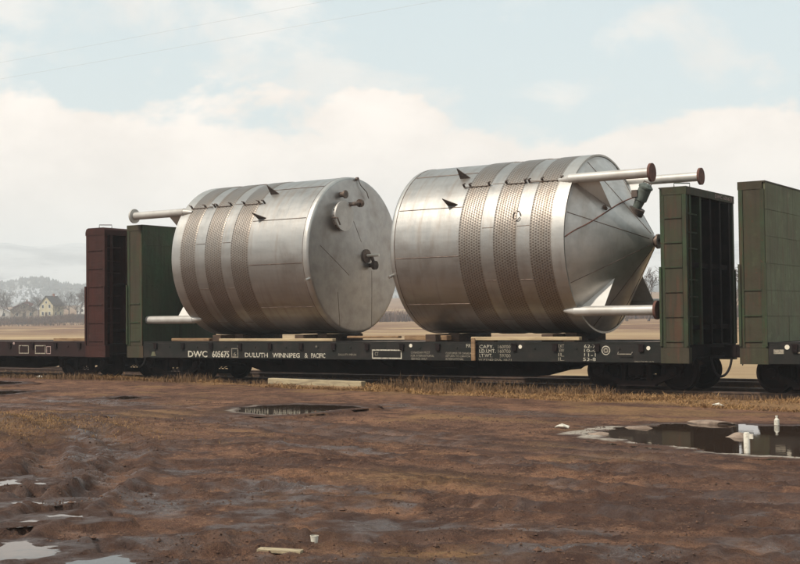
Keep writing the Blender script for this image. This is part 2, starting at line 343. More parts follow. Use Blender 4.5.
def grass_edge(X): return np.interp(X, [-60, -32, -25, -19, -15, -12, -6, 10], [26.3, 26.2, 25.7, 24.3, 24.0, 23.75, 23.0, 22.4])
def path_d(X, Y, P):
    d = np.full(X.shape, 1e9); s = np.zeros(X.shape); acc = 0
    for i in range(len(P) - 1):
        x0, y0 = P[i]; ex, ey = P[i + 1] - P[i]; L = math.hypot(ex, ey)
        t = np.clip(((X - x0) * ex + (Y - y0) * ey) / (L * L + 1e-9), 0, 1); q = np.hypot(X - x0 - t * ex, Y - y0 - t * ey)
        u = q < d; d = np.where(u, q, d); s = np.where(u, acc + t * L, s); acc += L
    return d, s
def terrain(X, Y):
    yard = -0.02 - 0.10 * sst(X, -20, -6) - 0.02 * sst(-Y, -14, -6)
    nearw = sst(-Y, -26, -8)                       # relief grows towards the open mud
    z = yard + (0.018 + 0.030 * nearw) * fbm(X * 0.45, Y * 0.45, 3) + 0.007 * fbm(X * 4.3 + 7, Y * 4.3, 4) + (0.010 + 0.028 * nearw) * fbm(X * 1.7, Y * 1.7, 4) + 0.034 * nearw * (0.22 - np.abs(fbm(X * 3.6, Y * 3.6, 5))) + 0.020 * nearw * (0.2 - np.abs(fbm(X * 8.5 + 3, Y * 8.5, 3)))
    cl = fbm(X * 7 - 5, Y * 7 + 11, 4); z = z + 0.030 * nearw * sst(cl, 0.12, 0.22) * sst(fbm(X * 0.9 + 60, Y * 0.9, 3), -0.02, 0.25) - 0.014 * nearw * sst(-cl, 0.18, 0.3)
    z = z + 0.16 * np.exp(-((X + 17.5) / 3.2) ** 2 - ((Y - 13.6) / 1.6) ** 2) * 0.6 + 0.05 * np.exp(-((X + 7.4) / 1.2) ** 2 - ((Y - 11.4) / 0.8) ** 2)
    wet = np.zeros(X.shape); dark = np.zeros(X.shape); crust_ = np.zeros(X.shape)
    sub = (X > -45) & (X < 12) & (Y > 2) & (Y < 26)
    xs, ys = X[sub], Y[sub]; zs = z[sub]; ws = wet[sub]; ds_ = dark[sub]
    wob = 0.13 * fbm(xs * 1.1, ys * 1.1, 3)
    for P, hw, dep, tr in RUTS:
        P = bez(P, 14); bb = (xs > P[:, 0].min() - 1) & (xs < P[:, 0].max() + 1) & (ys > P[:, 1].min() - 1) & (ys < P[:, 1].max() + 1)
        d, s = path_d(xs[bb], ys[bb], P); d = d + wob[bb] * 0.6; g = 0.55 + 0.9 * vnoise(s * 0.5 + dep * 99, s * 0)
        prof = -dep * (1 - sst(d, hw * 0.55, hw * 1.05)) + dep * 0.95 * np.exp(-((d - hw * 1.45) / (hw * 0.42)) ** 2)
        if tr: prof = prof + dep * 0.65 * np.clip(3 * np.sin(s * 2 * math.pi / 0.21 + 9 * d), -1, 1) * (1 - sst(d, hw * 0.6, hw * 1.6)) * np.clip(0.6 + 1.6 * vnoise(xs[bb] * 2.2, ys[bb] * 2.2), 0, 1)
        zs[bb] += prof * g * (0.55 + 0.45 * sst(-ys[bb], -16, -10))
        ws[bb] = np.maximum(ws[bb], 0.55 * (1 - sst(d, hw * 0.7, hw * 2.0)) * sst(g, 0.4, 0.9)); ds_[bb] = np.maximum(ds_[bb], 0.75 * np.exp(-((d - hw * 1.3) / (hw * 0.8)) ** 2))
    for lv, poly, _l in PUD:
        px = [p[0] for p in poly]; py = [p[1] for p in poly]; w = max(max(px) - min(px), max(py) - min(py))
        bb = (xs > min(px) - 2) & (xs < max(px) + 2) & (ys > min(py) - 2) & (ys < max(py) + 2)
        ww = 0.17 if w > 1.6 else 0.12
        sd = poly_sd(xs[bb], ys[bb], poly) + ww * 2 * fbm(xs[bb] * (1.9 if w > 1.6 else 4.5), ys[bb] * (1.9 if w > 1.6 else 4.5), 4)
        t = sst(sd, -0.55 if w > 1.6 else -0.25, 0.02)
        sp = 0.5 if w > 1.6 else 0.22
        tgt = lv + np.where(sd > 0, -0.06 * sst(sd, 0, 0.3) + (0.0 if w > 1.6 else 0.055) * np.clip(fbm(xs[bb] * 3.2, ys[bb] * 3.2, 4) + .05, 0, 1), 0.022 * np.minimum(-sd / sp, 1.0))
        zs[bb] = zs[bb] * (1 - t) + tgt * t
        zs[bb] = np.where((sd > -0.9 * sp) & (sd < 0), np.maximum(zs[bb], lv + 0.004), zs[bb])
        ws[bb] = np.maximum(ws[bb], 0.7 * sst(sd, -0.28 if w > 1.6 else -0.25, 0.0)); ds_[bb] = np.maximum(ds_[bb], 0.9 * sst(sd, -0.9 if w > 1.6 else -0.4, -0.1))
    Pn = bez([PUD[1][1][i % 13] for i in (12, 0, 1)], 10); Pm = bez([PUD[1][1][i] for i in (8, 9, 10, 11, 12, 0)], 12); Pk = bez([PUD[0][1][i] for i in (6, 7, 8, 9, 10, 0, 1)], 8); Pf = bez([PUD[1][1][i] for i in (1, 2, 3)], 10)
    cr = np.zeros(xs.shape); cn = fbm(xs * 4, ys * 4 + 5, 4)
    for P, wd, am in ((Pm, .11, 0.9), (Pn, .20, .8), (Pk, .05, .6), (Pf, .06, .3)):
        d, _q = path_d(xs, ys, P); cr = np.maximum(cr, am * sst(wd * (0.7 + 2.6 * cn) - d, -0.06, 0.08))
    zs = zs + 0.006 * cr; crust_[sub] = cr; ws = ws * (1 - 0.8 * cr)
    wmap = sst(0.7 * fbm(xs * 0.42 + 40, ys * 0.42 - 7, 4) + 0.5 * fbm(xs * 3 + 9, ys * 3, 4) + 0.26 * sst(-ys, -12, -7) + 0.20 * np.exp(-((xs + 10) / 3.0) ** 2 - ((ys - 9) / 2.6) ** 2), 0.12, 0.42) * sst(-ys, -18, -10)
    for wx, wy, wl, ww_, wa in ((-4.0, 8.6, .9, .35, .2), (-4.9, 9.3, .7, .25, .3), (-10.1, 13.4, 1.3, .35, -.1), (-8.3, 10.2, 1.0, .4, .2), (-12.3, 11.2, 1.6, .5, -.7), (-13.8, 12.6, 1.5, .4, -.6), (-7.2, 7.2, .8, .4, .3), (-6.0, 9.0, .9, .3, .2), (-10.6, 9.6, 1.2, .4, -.9), (-2.9, 9.6, .8, .3, .2), (-8.6, 8.8, .8, .3, -.6), (-5.6, 7.0, .9, .25, .3), (-19.5, 18.2, 3.0, .6, 0), (-12, 20.5, 3.5, .6, -.1)):
        ux = (xs - wx) * math.cos(wa) + (ys - wy) * math.sin(wa); uy = -(xs - wx) * math.sin(wa) + (ys - wy) * math.cos(wa)
        ws = np.maximum(ws, sst(np.exp(-(ux / wl) ** 2 - (uy / ww_) ** 2) + 0.5 * fbm(xs * 2.2, ys * 2.2, 4), 0.25, 0.8))
    ws = np.maximum(ws, 0.85 * wmap); ds_ = np.maximum(ds_, 0.75 * wmap)
    ds_ = np.maximum(ds_, sst(fbm(xs * 0.8, ys * 0.9 + 33, 6), 0.02, 0.34) * 0.8 * (0.35 + 0.65 * sst(-ys, -20, -9)))
    z[sub] = zs; wet[sub] = ws; dark[sub] = ds_
    # verge, track beds, field
    ge = grass_edge(X) + 0.8 * vnoise(X * 0.6, Y * 0 + 3) + 0.3 * vnoise(X * 2.9, Y * 0)
    v = sst(Y, ge - 0.25, ge + 0.5)
    verge = -0.02 - 0.09 * sst(X, -22, -6) + 0.07 * fbm(X * 0.8, Y * 0.8, 3)
    bed = -0.165 + 0.02 * fbm(X * 2, Y * 2, 3)
    on = sst(Y, 25.9, 26.5)
    z = z * (1 - v) + verge * v
    z = z * (1 - on) + bed * on
    b2 = sst(Y, 29.0, 30.0); z = np.where(Y > 29, bed * (1 - b2) + b2 * (-0.20 + 0.03 * fbm(X, Y, 3)), z)
    f = sst(Y, 33.0, 35.5)
    fz = -0.30 + np.clip(Y - 38, 0, 230) * 0.0092 + np.clip(Y - 268, 0, 400) * 0.036 + 0.30 * fbm(X * 0.02, Y * 0.03, 3) * sst(Y, 40, 120)
    z = np.where(Y > 33, z * (1 - f) + fz * f, z)
    far = np.hypot(X, Y)
    z = np.where((Y < 2) | (X > 14), np.minimum(z, 0.0) , z)
    straw = v * (1 - 0.35 * on)
    straw = np.maximum(straw, 0.8 * np.exp(-((X + 17.0) / 2.4) ** 2 - ((Y - 13.4) / 1.4) ** 2)); straw = np.maximum(straw, 0.6 * np.exp(-((X + 7.4) / 1.0) ** 2 - ((Y - 11.4) / 0.6) ** 2))
    straw = np.maximum(straw, 0.7 * sst(fbm(X * 0.6 - 20, Y * 0.9, 4), 0.14, 0.5) * (1 - wet))
    bare = sst(Y, 26.0, 26.6) * (1 - sst(Y, 33.6, 35.0))
    return z, wet * (1 - v), straw * (1 - 0.6 * bare), f, np.maximum(dark * (1 - v), bare * 0.75), crust_

def axis(lo, hi, step, far, growth=1.22):
    a = list(np.arange(lo, hi + 1e-6, step)); s = step; x = lo; left = []
    while x > -far: s = min(s * growth, 260); x -= s; left.append(x)
    s = step; x = hi; right = []
    while x < far: s = min(s * growth, 260); x += s; right.append(x)
    return np.array(left[::-1] + a + right)
gx = axis(-33, 1.5, 0.037, 4200)
gy = axis(4.6, 13.0, 0.026, 4200); gy = gy[gy <= 13.001]; g2 = axis(13.0, 24.6, 0.05, 4200); gy = np.concatenate([gy, g2[g2 > 13.02]])
GX, GY = np.meshgrid(gx, gy)
gz, gwet, gstraw, gfield, gdark, gcrust = terrain(GX, GY)
nx, ny = len(gx), len(gy)
idx = np.arange(nx * ny).reshape(ny, nx)
gf = np.stack([idx[:-1, :-1], idx[:-1, 1:], idx[1:, 1:], idx[1:, :-1]], -1).reshape(-1, 4)
gme = np_mesh('ground', np.stack([GX, GY, gz], -1).reshape(-1, 3), gf, GROUND, True, dict(wet=gwet, straw=gstraw, field=gfield, dark=gdark, crust=gcrust))
link('ground', gme, kind='structure')
def zt(x, y): return float(terrain(np.array([[float(x)]]), np.array([[float(y)]]))[0][0, 0])
def ztv(x, y): return terrain(np.asarray(x, float).reshape(1, -1), np.asarray(y, float).reshape(1, -1))[0][0]

for lv, poly, lab in PUD:
    P = np.array(poly); c = P.mean(0)
    big_ = np.ptp(P, axis=0).max() > 1.6; gr = 0.45 if big_ else 0.14
    Q = [c + (p - c) * (1 + gr / max(0.2, np.linalg.norm(p - c))) for p in P]
    mb = MB(); mb.add([(q[0], q[1], lv) for q in Q], [tuple(range(len(Q)))])
    o = mb.build('puddle', WATER, kind='structure'); o['label'] = lab

def rut_water(cx, cy, rx, ry, pct, label):
    CX, CY, CZ = GX[:-1, :-1], GY[:-1, :-1], np.minimum(np.minimum(gz[:-1, :-1], gz[1:, :-1]), np.minimum(gz[:-1, 1:], gz[1:, 1:]))
    m = ((CX - cx) / rx) ** 2 + ((CY - cy) / ry) ** 2 < 1
    lv = np.percentile(CZ[m], pct); m &= CZ < lv
    f = gf.reshape(ny - 1, nx - 1, 4)[m]; u, inv = np.unique(f, return_inverse=True)
    V = np.stack([GX.ravel()[u], GY.ravel()[u], np.full(len(u), lv)], -1)
    o = link('rut_water', np_mesh('rut_water', V, inv.reshape(-1, 4), WATER, True), kind='structure'); o['label'] = label
rut_water(-8.9, 7.7, 1.0, 0.9, 7, 'slivers of water in the tyre ruts at lower left')
rut_water(-10.6, 9.4, 1.1, 0.9, 8, 'slivers of water in the ruts further up at left')
rut_water(-6.9, 7.0, 0.9, 0.7, 7, 'little water pockets in the mud by the pale board')
rut_water(-12.6, 11.6, 1.2, 0.8, 6, 'little water pockets in the ruts by the straw mound')

# distant hills
def hill(name, r0, r1, ridge, mat, seed, nth=260, nr=26, th0=-84, th1=24):
    th = np.radians(np.linspace(th0, th1, nth)); t = np.linspace(0, 1, nr); TH, T = np.meshgrid(th, t)
    Rr = r0 + (r1 - r0) * T; h = ridge(np.degrees(TH)); n = fbm(TH * 40 + seed, T * 3 + seed, 5)
    z = 2.0 + h * np.sin(np.clip(T * 1.25, 0, 1) * math.pi / 2) ** 1.25 * (1 + 0.05 * n) - h * 0.9 * sst(T, 0.82, 1.0)
    V = np.stack([Rr * np.sin(TH), Rr * np.cos(TH), z], -1).reshape(-1, 3)
    i = np.arange(nth * nr).reshape(nr, nth); f = np.stack([i[:-1, :-1], i[:-1, 1:], i[1:, 1:], i[1:, :-1]], -1).reshape(-1, 4)
    o = link(name, np_mesh(name, V, f, mat, True), kind='structure'); return Rr, TH, z
FARHILL = M('snowy_hill', (0.50, 0.48, 0.47), (0.14, 0.13, 0.135), 0.95, 0, 0.0035, 0.40, 0.66, c3=(0.10, 0.095, 0.10), s3=0.014, lo3=0.54, hi3=0.68, stretch=(1, 1, 1.4))
NEARHILL = M('wooded_hill', (0.12, 0.12, 0.115), (0.20, 0.19, 0.175), 0.95, 0, 0.03, 0.4, 0.65, c3=(0.34, 0.34, 0.35), s3=0.008, lo3=0.54, hi3=0.62)
hill('far_hill', 2500, 4100, lambda d: 222 + 6 * np.sin(d * 0.35) + 3 * np.sin(d * 1.3) - 20 * sst(d, -30, -5), FARHILL, 3)
Rr, TH, HZ = hill('wooded_hill', 1250, 1900, lambda d: 53 + 3 * np.sin(d * 0.6 + 1) + 3 * np.sin(d * 2.1) - 8 * sst(d, -38, -20), NEARHILL, 11)

# ------------------------------------------------------------------ railway tracks
def track(yc, x0, x1):
    t = bpy.data.objects.new('railway_track', None); C.objects.link(t); t.location = (0, yc, 0); t['kind'] = 'structure'
    sec = [(-0.07, -0.16), (0.07, -0.16), (0.07, -0.145), (0.012, -0.13), (0.012, -0.045), (0.036, -0.038), (0.036, -0.004), (0.028, 0), (-0.028, 0), (-0.036, -0.004), (-0.036, -0.038), (-0.012, -0.045), (-0.012, -0.13), (-0.07, -0.145)]
    for s in (-0.754, 0.754):
        MB().prism([(x0, s + a, b) for a, b in sec], (x1 - x0, 0, 0)).build('rail', RAILM, t)
    me = MB().box((0, 0, -0.23), (0.22, 2.6, 0.16)).mesh('tie', TIE)
    x = x0 + 20
    while x < min(x1, 6):
        link('tie', me, t, (x + random.uniform(-.03, .03), random.uniform(-.05, .05), random.uniform(-.01, .012)), rot=(0, 0, random.uniform(-.02, .02))); x += 0.53
    return t
track(YC, -64, 16)
track(Y2, -64, 16)

# ------------------------------------------------------------------ flatcars
HL = 8.47; HW = 1.525; ZB, ZD, ZT = 0.637, 1.07, 4.452
_font = None
def text(body, x, z, width, height, y, mat, parent, name='lettering', flipx=False, rot=(math.pi / 2, 0, 0), bold=0.0):
    cu = bpy.data.curves.new(name, 'FONT'); cu.body = body; cu.size = 1.0; cu.offset = bold; cu.resolution_u = 2; cu.extrude = 0.0
    tmp = bpy.data.objects.new(name, cu); C.objects.link(tmp)
    bpy.context.view_layer.update()
    me = bpy.data.meshes.new_from_object(tmp.evaluated_get(bpy.context.evaluated_depsgraph_get()))
    C.objects.unlink(tmp); bpy.data.objects.remove(tmp); bpy.data.curves.remove(cu)
    co = np.array([v.co for v in me.vertices]); mn, mx = co.min(0), co.max(0)
    for v in me.vertices:
        v.co.x = (v.co.x - mn[0]) / (mx[0] - mn[0]) * width; v.co.y = (v.co.y - mn[1]) / (mx[1] - mn[1]) * height; v.co.z = 0
    me.materials.clear(); me.materials.append(mat)
    return link(name, me, parent, (x, y, z), rot=rot)

def wheel_meshes():
    prof = [(-0.07, 0.0), (-0.07, 0.10), (-0.03, 0.13), (-0.02, 0.32), (-0.065, 0.36), (-0.065, 0.415), (0.045, 0.425), (0.05, 0.452), (0.075, 0.452), (0.075, 0.36), (0.03, 0.33), (0.03, 0.12), (0.075, 0.10), (0.075, 0.0)]
    out = []
    for s in (1, -1):
        n = 32; vs = []; fs = []
        for a, r in prof: vs += [(r * math.cos(2 * math.pi * k / n), s * a, r * math.sin(2 * math.pi * k / n)) for k in range(n)]
        for i in range(len(prof) - 1):
            for k in range(n): fs.append((i * n + k, i * n + (k + 1) % n, (i + 1) * n + (k + 1) % n, (i + 1) * n + k))
        out.append(MB().add(vs, fs).mesh('wheel', SOOT_SHADE, True))
    return out
WHEELS = wheel_meshes()
def side_frame_mesh():
    y0, y1 = -0.06, 0.06; mb = MB()
    outer = [(-1.12, 0.50), (-1.08, 0.56), (-0.62, 0.60), (-0.45, 0.66), (0.45, 0.66), (0.62, 0.60), (1.08, 0.56), (1.12, 0.50), (1.10, 0.34), (0.74, 0.32), (0.42, 0.14), (-0.42, 0.14), (-0.74, 0.32), (-1.10, 0.34)]
    def bar(a, b, h, w=0.16):
        a = Vector((a[0], 0, a[1])); b = Vector((b[0], 0, b[1])); d = b - a
        mb.box((a + b) / 2, (d.length, w, h), Matrix.Rotation(-math.atan2(d.z, d.x), 3, 'Y'))
    bar((-1.1, 0.56), (-0.42, 0.64), 0.12); bar((1.1, 0.56), (0.42, 0.64), 0.12); bar((-0.5, 0.64), (0.5, 0.64), 0.12, 0.162)
    bar((-1.05, 0.46), (-0.40, 0.18), 0.13, 0.158); bar((1.05, 0.46), (0.40, 0.18), 0.13, 0.158); bar((-0.46, 0.16), (0.46, 0.16), 0.12, 0.164)
    bar((-0.3, 0.16), (-0.3, 0.64), 0.10, 0.156); bar((0.3, 0.16), (0.3, 0.64), 0.10, 0.156)
    mb.box((-0.9, 0, 0.43), (0.30, 0.20, 0.28)); mb.box((0.9, 0, 0.43), (0.30, 0.20, 0.28))
    return mb.mesh('side_frame', SOOT_SHADE)
SIDEF = side_frame_mesh()
SPRING = MB(); 
for xx in (-0.15, 0.0, 0.15):
    SPRING.path([(xx + 0.055 * math.cos(t * 1.2), 0.055 * math.sin(t * 1.2), 0.23 + t * 0.011) for t in range(25)], 0.016, 5)
SPRING = SPRING.mesh('spring', SOOT_SHADE)
AXLE = MB().lathe([(-0.95, 0.0), (-0.95, 0.07), (-0.7, 0.075), (0, 0.085), (0.7, 0.075), (0.95, 0.07), (0.95, 0.0)], 14).mesh('axle', SOOT_SHADE)
CAPM = MB().lathe([(0, 0.0), (0, 0.11), (0.05, 0.11), (0.07, 0.08), (0.07, 0.0)], 14).mesh('bearing_cap', SOOT_SHADE)
def truck(parent, x):
    t = link('truck', None, parent, (x, 0, 0))
    for s in (-1, 1):
        link('side_frame', SIDEF, t, (0, s * 1.02, 0)); link('spring', SPRING, t, (0, s * 1.02, 0))
        for e in (-0.9, 0.9):
            link('wheel', WHEELS[0 if s < 0 else 1], t, (e, s * 0.755, 0.42)); link('bearing_cap', CAPM, t, (e, s * 1.12, 0.43), rot=(0, 0, s * math.pi / 2))
    for e in (-0.9, 0.9): link('axle', AXLE, t, (e, 0, 0.42), rot=(0, 0, math.pi / 2))
    MB().box((0, 0, 0.48), (0.36, 2.2, 0.26)).build('bolster', SOOT_SHADE, t)
    return t

def bulkhead(parent, e, th, mside, mtrim, mface, mouter, rounded=False, marks=None, nv=4):
    """e=+1 at the +x end. th = thickness along the car."""
    b = link('bulkhead', None, parent, (e * HL, 0, 0)); X = lambda d: -e * d     # d = distance in from the outer face
    zt_ = ZT
    # inner skin of horizontal plates with recessed joints
    rows = [1.075, 1.62, 2.17, 2.73, 3.30, 3.86, zt_ - 0.03]
    for i in range(6):
        for k in range(2):
            y0, y1 = (-HW + 0.02, -0.006) if k == 0 else (0.006, HW - 0.02)
            dd = random.uniform(0, 0.006)
            MB().bb(X(th - 0.035 + dd), X(th + dd), y0, y1, rows[i] + 0.003, rows[i + 1] - 0.003).build('panel', mface, b)
    MB().bb(X(th - 0.06), X(th - 0.04), -HW + 0.03, HW - 0.03, ZD + 0.01, zt_ - 0.06).build('backing_sheet', mface, b)
    # cap along the top
    if rounded:
        cap = [(X(0.0), zt_ - 0.22), (X(0.0), zt_ - 0.06), (X(0.06), zt_), (X(th - 0.10), zt_), (X(th - 0.02), zt_ - 0.04), (X(th + 0.012), zt_ - 0.13), (X(th + 0.012), zt_ - 0.22)]
    else:
        cap = [(X(-0.012), zt_ - 0.17), (X(-0.012), zt_), (X(th + 0.014), zt_), (X(th + 0.014), zt_ - 0.03), (X(th - 0.05), zt_ - 0.03), (X(th - 0.05), zt_ - 0.17)]
    MB().prism([(a, -HW - 0.01, c) for a, c in cap], (0, 2 * HW + 0.02, 0)).build('top_beam', mside, b)
    for s in (-1, 1):
        ys = s * HW
        MB().bb(X(0.10), X(th - 0.05), ys, ys - s * 0.03, ZD - 0.10, zt_ - 0.17).build('side_plate', mside, b)
        MB().bb(X(0.0), X(0.09), ys + s * 0.008, ys - s * 0.10, ZD - 0.10, zt_ - 0.172).build('corner_post', mtrim, b)
        MB().bb(X(th - 0.10), X(th - 0.012), ys + s * 0.008, ys - s * 0.10, ZD - 0.10, zt_ - 0.172).build('corner_post', mtrim, b)
        MB().bb(X(-0.02), X(th + 0.02), ys + s * 0.012, ys - s * 0.16, ZB - 0.01, ZD - 0.105).build('end_sill_cover', mside, b)
        z = ZD + 0.02
        while z < (zt_ - 0.3 if e > 0 else 2.5):
            MB().bb(X(0.095), X(th - 0.105), ys + s * 0.022, ys + s * 0.003, z, z + 0.028).build('rung', mtrim, b); z += 0.535
        # lower side ladder standing proud
        if nv >= 4:
            for d0 in (-0.02, th - 0.03):
                MB().bb(X(d0), X(d0 + 0.05), ys + s * 0.045, ys + s * 0.014, ZD - 0.07, 2.72).build('ladder_rail', mtrim, b)
    # outer face: vertical posts and girts, deep bays, their shade put into the dark colour
    for k in range(nv + 1):
        y = -HW + 0.28 + k * (2 * HW - 0.56) / nv
        MB().bb(X(0.01), X(0.05), y - 0.05, y + 0.05, ZD - 0.05, zt_ - 0.172).bb(X(0.052), X(th - 0.065), y - 0.012, y + 0.012, ZD - 0.05, zt_ - 0.174).build('post', mouter if k > 1 else mtrim, b)
    for zz in (1.35, 2.72):
        MB().bb(X(0.06), X(0.16), -HW + 0.11, HW - 0.11, zz, zz + 0.10).build('girt', mouter, b)
    for zz in (1.62, 2.05, 2.42, 3.10, 3.45, 3.85):
        MB().bb(X(-0.012), X(0.008), -HW + 0.09, -HW + 0.62, zz, zz + 0.028).build('rung', mtrim, b)
    if e > 0: MB().path([(X(0.28), -HW + 0.05, zt_ - 0.01), (X(0.28), -HW + 0.05, zt_ + 0.085), (X(0.02), -HW + 0.30, zt_ + 0.085), (X(0.02), -HW + 0.30, zt_ - 0.01)], 0.012, 6).build('grab_iron', mtrim, b)
    MB().bb(X(0.03), X(th - 0.04), -HW + 0.11, HW - 0.11, ZB + 0.05, ZD - 0.06).build('end_sill', mouter, b)
    return b

def make_car(label, xc, skin, letters, mark_rust=False, planks=True):
    mside, mtrim, mfaceL, mfaceR, mouter, msill, th, rounded = skin
    t = thing('bulkhead_flatcar', label, 'railway car', (xc, YC, 0), 0, 'bulkhead flatcars in the train')
    for s in (-1, 1):
        y0 = s * HW
        m = MB().bb(-HL + th, HL - th, y0, y0 - s * 0.02, ZB, ZD - 0.03)
        m.bb(-HL + th, HL - th, y0 + s * 0.0, y0 - s * 0.12, ZD - 0.027, ZD + 0.018).bb(-HL + th, HL - th, y0 - s * 0.022, y0 - s * 0.12, ZB, ZB + 0.025)
        m.build('side_sill', msill, t)
        pk = MB().bb(-0.055, 0.055, s * 0.045, s * 0.002, 0.19, 0.36).bb(-0.08, 0.08, s * 0.05, s * 0.044, 0.335, 0.365).mesh('stake_pocket', SOOT_SHADE)
        rv = MB().lathe([(0, 0), (0, 0.03), (0.012, 0.024), (0.015, 0)], 8).mesh('rivet', msill)
        for k in range(-7, 8):
            link('stake_pocket', pk, t, (k * 1.053 + .03, y0, ZB + 0.05))
            if k < 7: link('rivet', rv, t, (k * 1.053 + 0.557, y0 + s * 0.002, ZD - 0.13), rot=(0, 0, s * math.pi / 2))
    # deck boards
    x = -HL + th + 0.02; w = 0.235
    pmes = [MB().box((0, 0, 0), (w - 0.012, 2 * HW - 0.26, 0.06)).mesh('plank', WOODS[i]) for i in range(3)]
    while x + w < HL - th:
        link('plank', pmes[random.randrange(3)], t, (x + w / 2, 0, ZD - 0.03 + random.uniform(-.006, .004))); x += w
    # fish-belly centre sill, bearers, ends
    pr = [(-HL + .15, 0.98), (-HL + .15, 0.62), (-5.6, 0.58), (-4.4, 0.235), (4.2, 0.235), (5.6, 0.58), (HL - .15, 0.62), (HL - .15, 0.98)]
    MB().prism([(a, -0.33, c) for a, c in pr], (0, 0.66, 0)).build('centre_sill', SOOT_SHADE, t)
    for k in range(-4, 5):
        xb = k * 1.25
        MB().prism([(xb - .04, -HW + .03, ZD - .07), (xb - .04, -HW + .03, ZB + .08), (xb - .04, -0.34, 0.40), (xb - .04, 0.34, 0.40), (xb - .04, HW - .03, ZB + .08), (xb - .04, HW - .03, ZD - .07)], (0.08, 0, 0)).build('cross_bearer', SOOT_SHADE, t)
    m = MB().lathe([(-0.35, 0), (-0.35, 0.2), (0.35, 0.2), (0.35, 0)], 18, zc=0.62); m.v = [(a + 1.9, b - 0.8, c) for a, b, c in m.v]
    m.build('brake_cylinder', SOOT_SHADE, t)
    MB().path([(-6.0, -1.0, 0.66), (6.0, -1.0, 0.66)], 0.03, 6).build('brake_pipe', SOOT_SHADE, t)
    truck(t, -7.07); truck(t, 7.07)
    bulkhead(t, 1, th, mside, mtrim, mfaceR, mouter, rounded); bulkhead(t, -1, th, mside, mtrim, mfaceL, mouter, rounded)
    for e in (-1, 1):
        c = MB().box((e * (HL + 0.12), 0, 0.86), (0.5, 0.15, 0.18)).box((e * (HL + 0.42), 0.05 * e, 0.86), (0.26, 0.26, 0.28)).box((e * (HL + 0.52), -0.12 * e, 0.86), (0.14, 0.10, 0.27))
        c.build('coupler', SOOT_SHADE, t)
        if e > 0: pts = [(HL + 0.10, -0.42, 0.74), (HL + 0.14, -0.44, 0.56), (HL + 0.22, -0.45, 0.38), (HL + 0.33, -0.45, 0.31), (HL + 0.45, -0.44, 0.38), (HL + 0.53, -0.42, 0.54), (HL + 0.56, -0.40, 0.72)]
        else: pts = [(-HL + 0.05, 0.40, 0.70), (-HL - 0.06, 0.41, 0.62), (-HL - 0.10, 0.41, 0.50), (-HL - 0.10, 0.41, 0.40)]
        MB().path(bez(pts, 5), 0.028, 8).build('air_hose', RUBBER, t, True)
        MB().path([(e * (HL + 0.02), -HW + 0.15, 0.60), (e * (HL + 0.06), -HW + 0.3, 0.74), (e * (HL + 0.10), -0.35, 0.76), (e * (HL + 0.28), -0.1, 0.84)], 0.014, 6).build('uncoupling_lever', SOOT_SHADE, t)
    letters(t, xc)
    return t

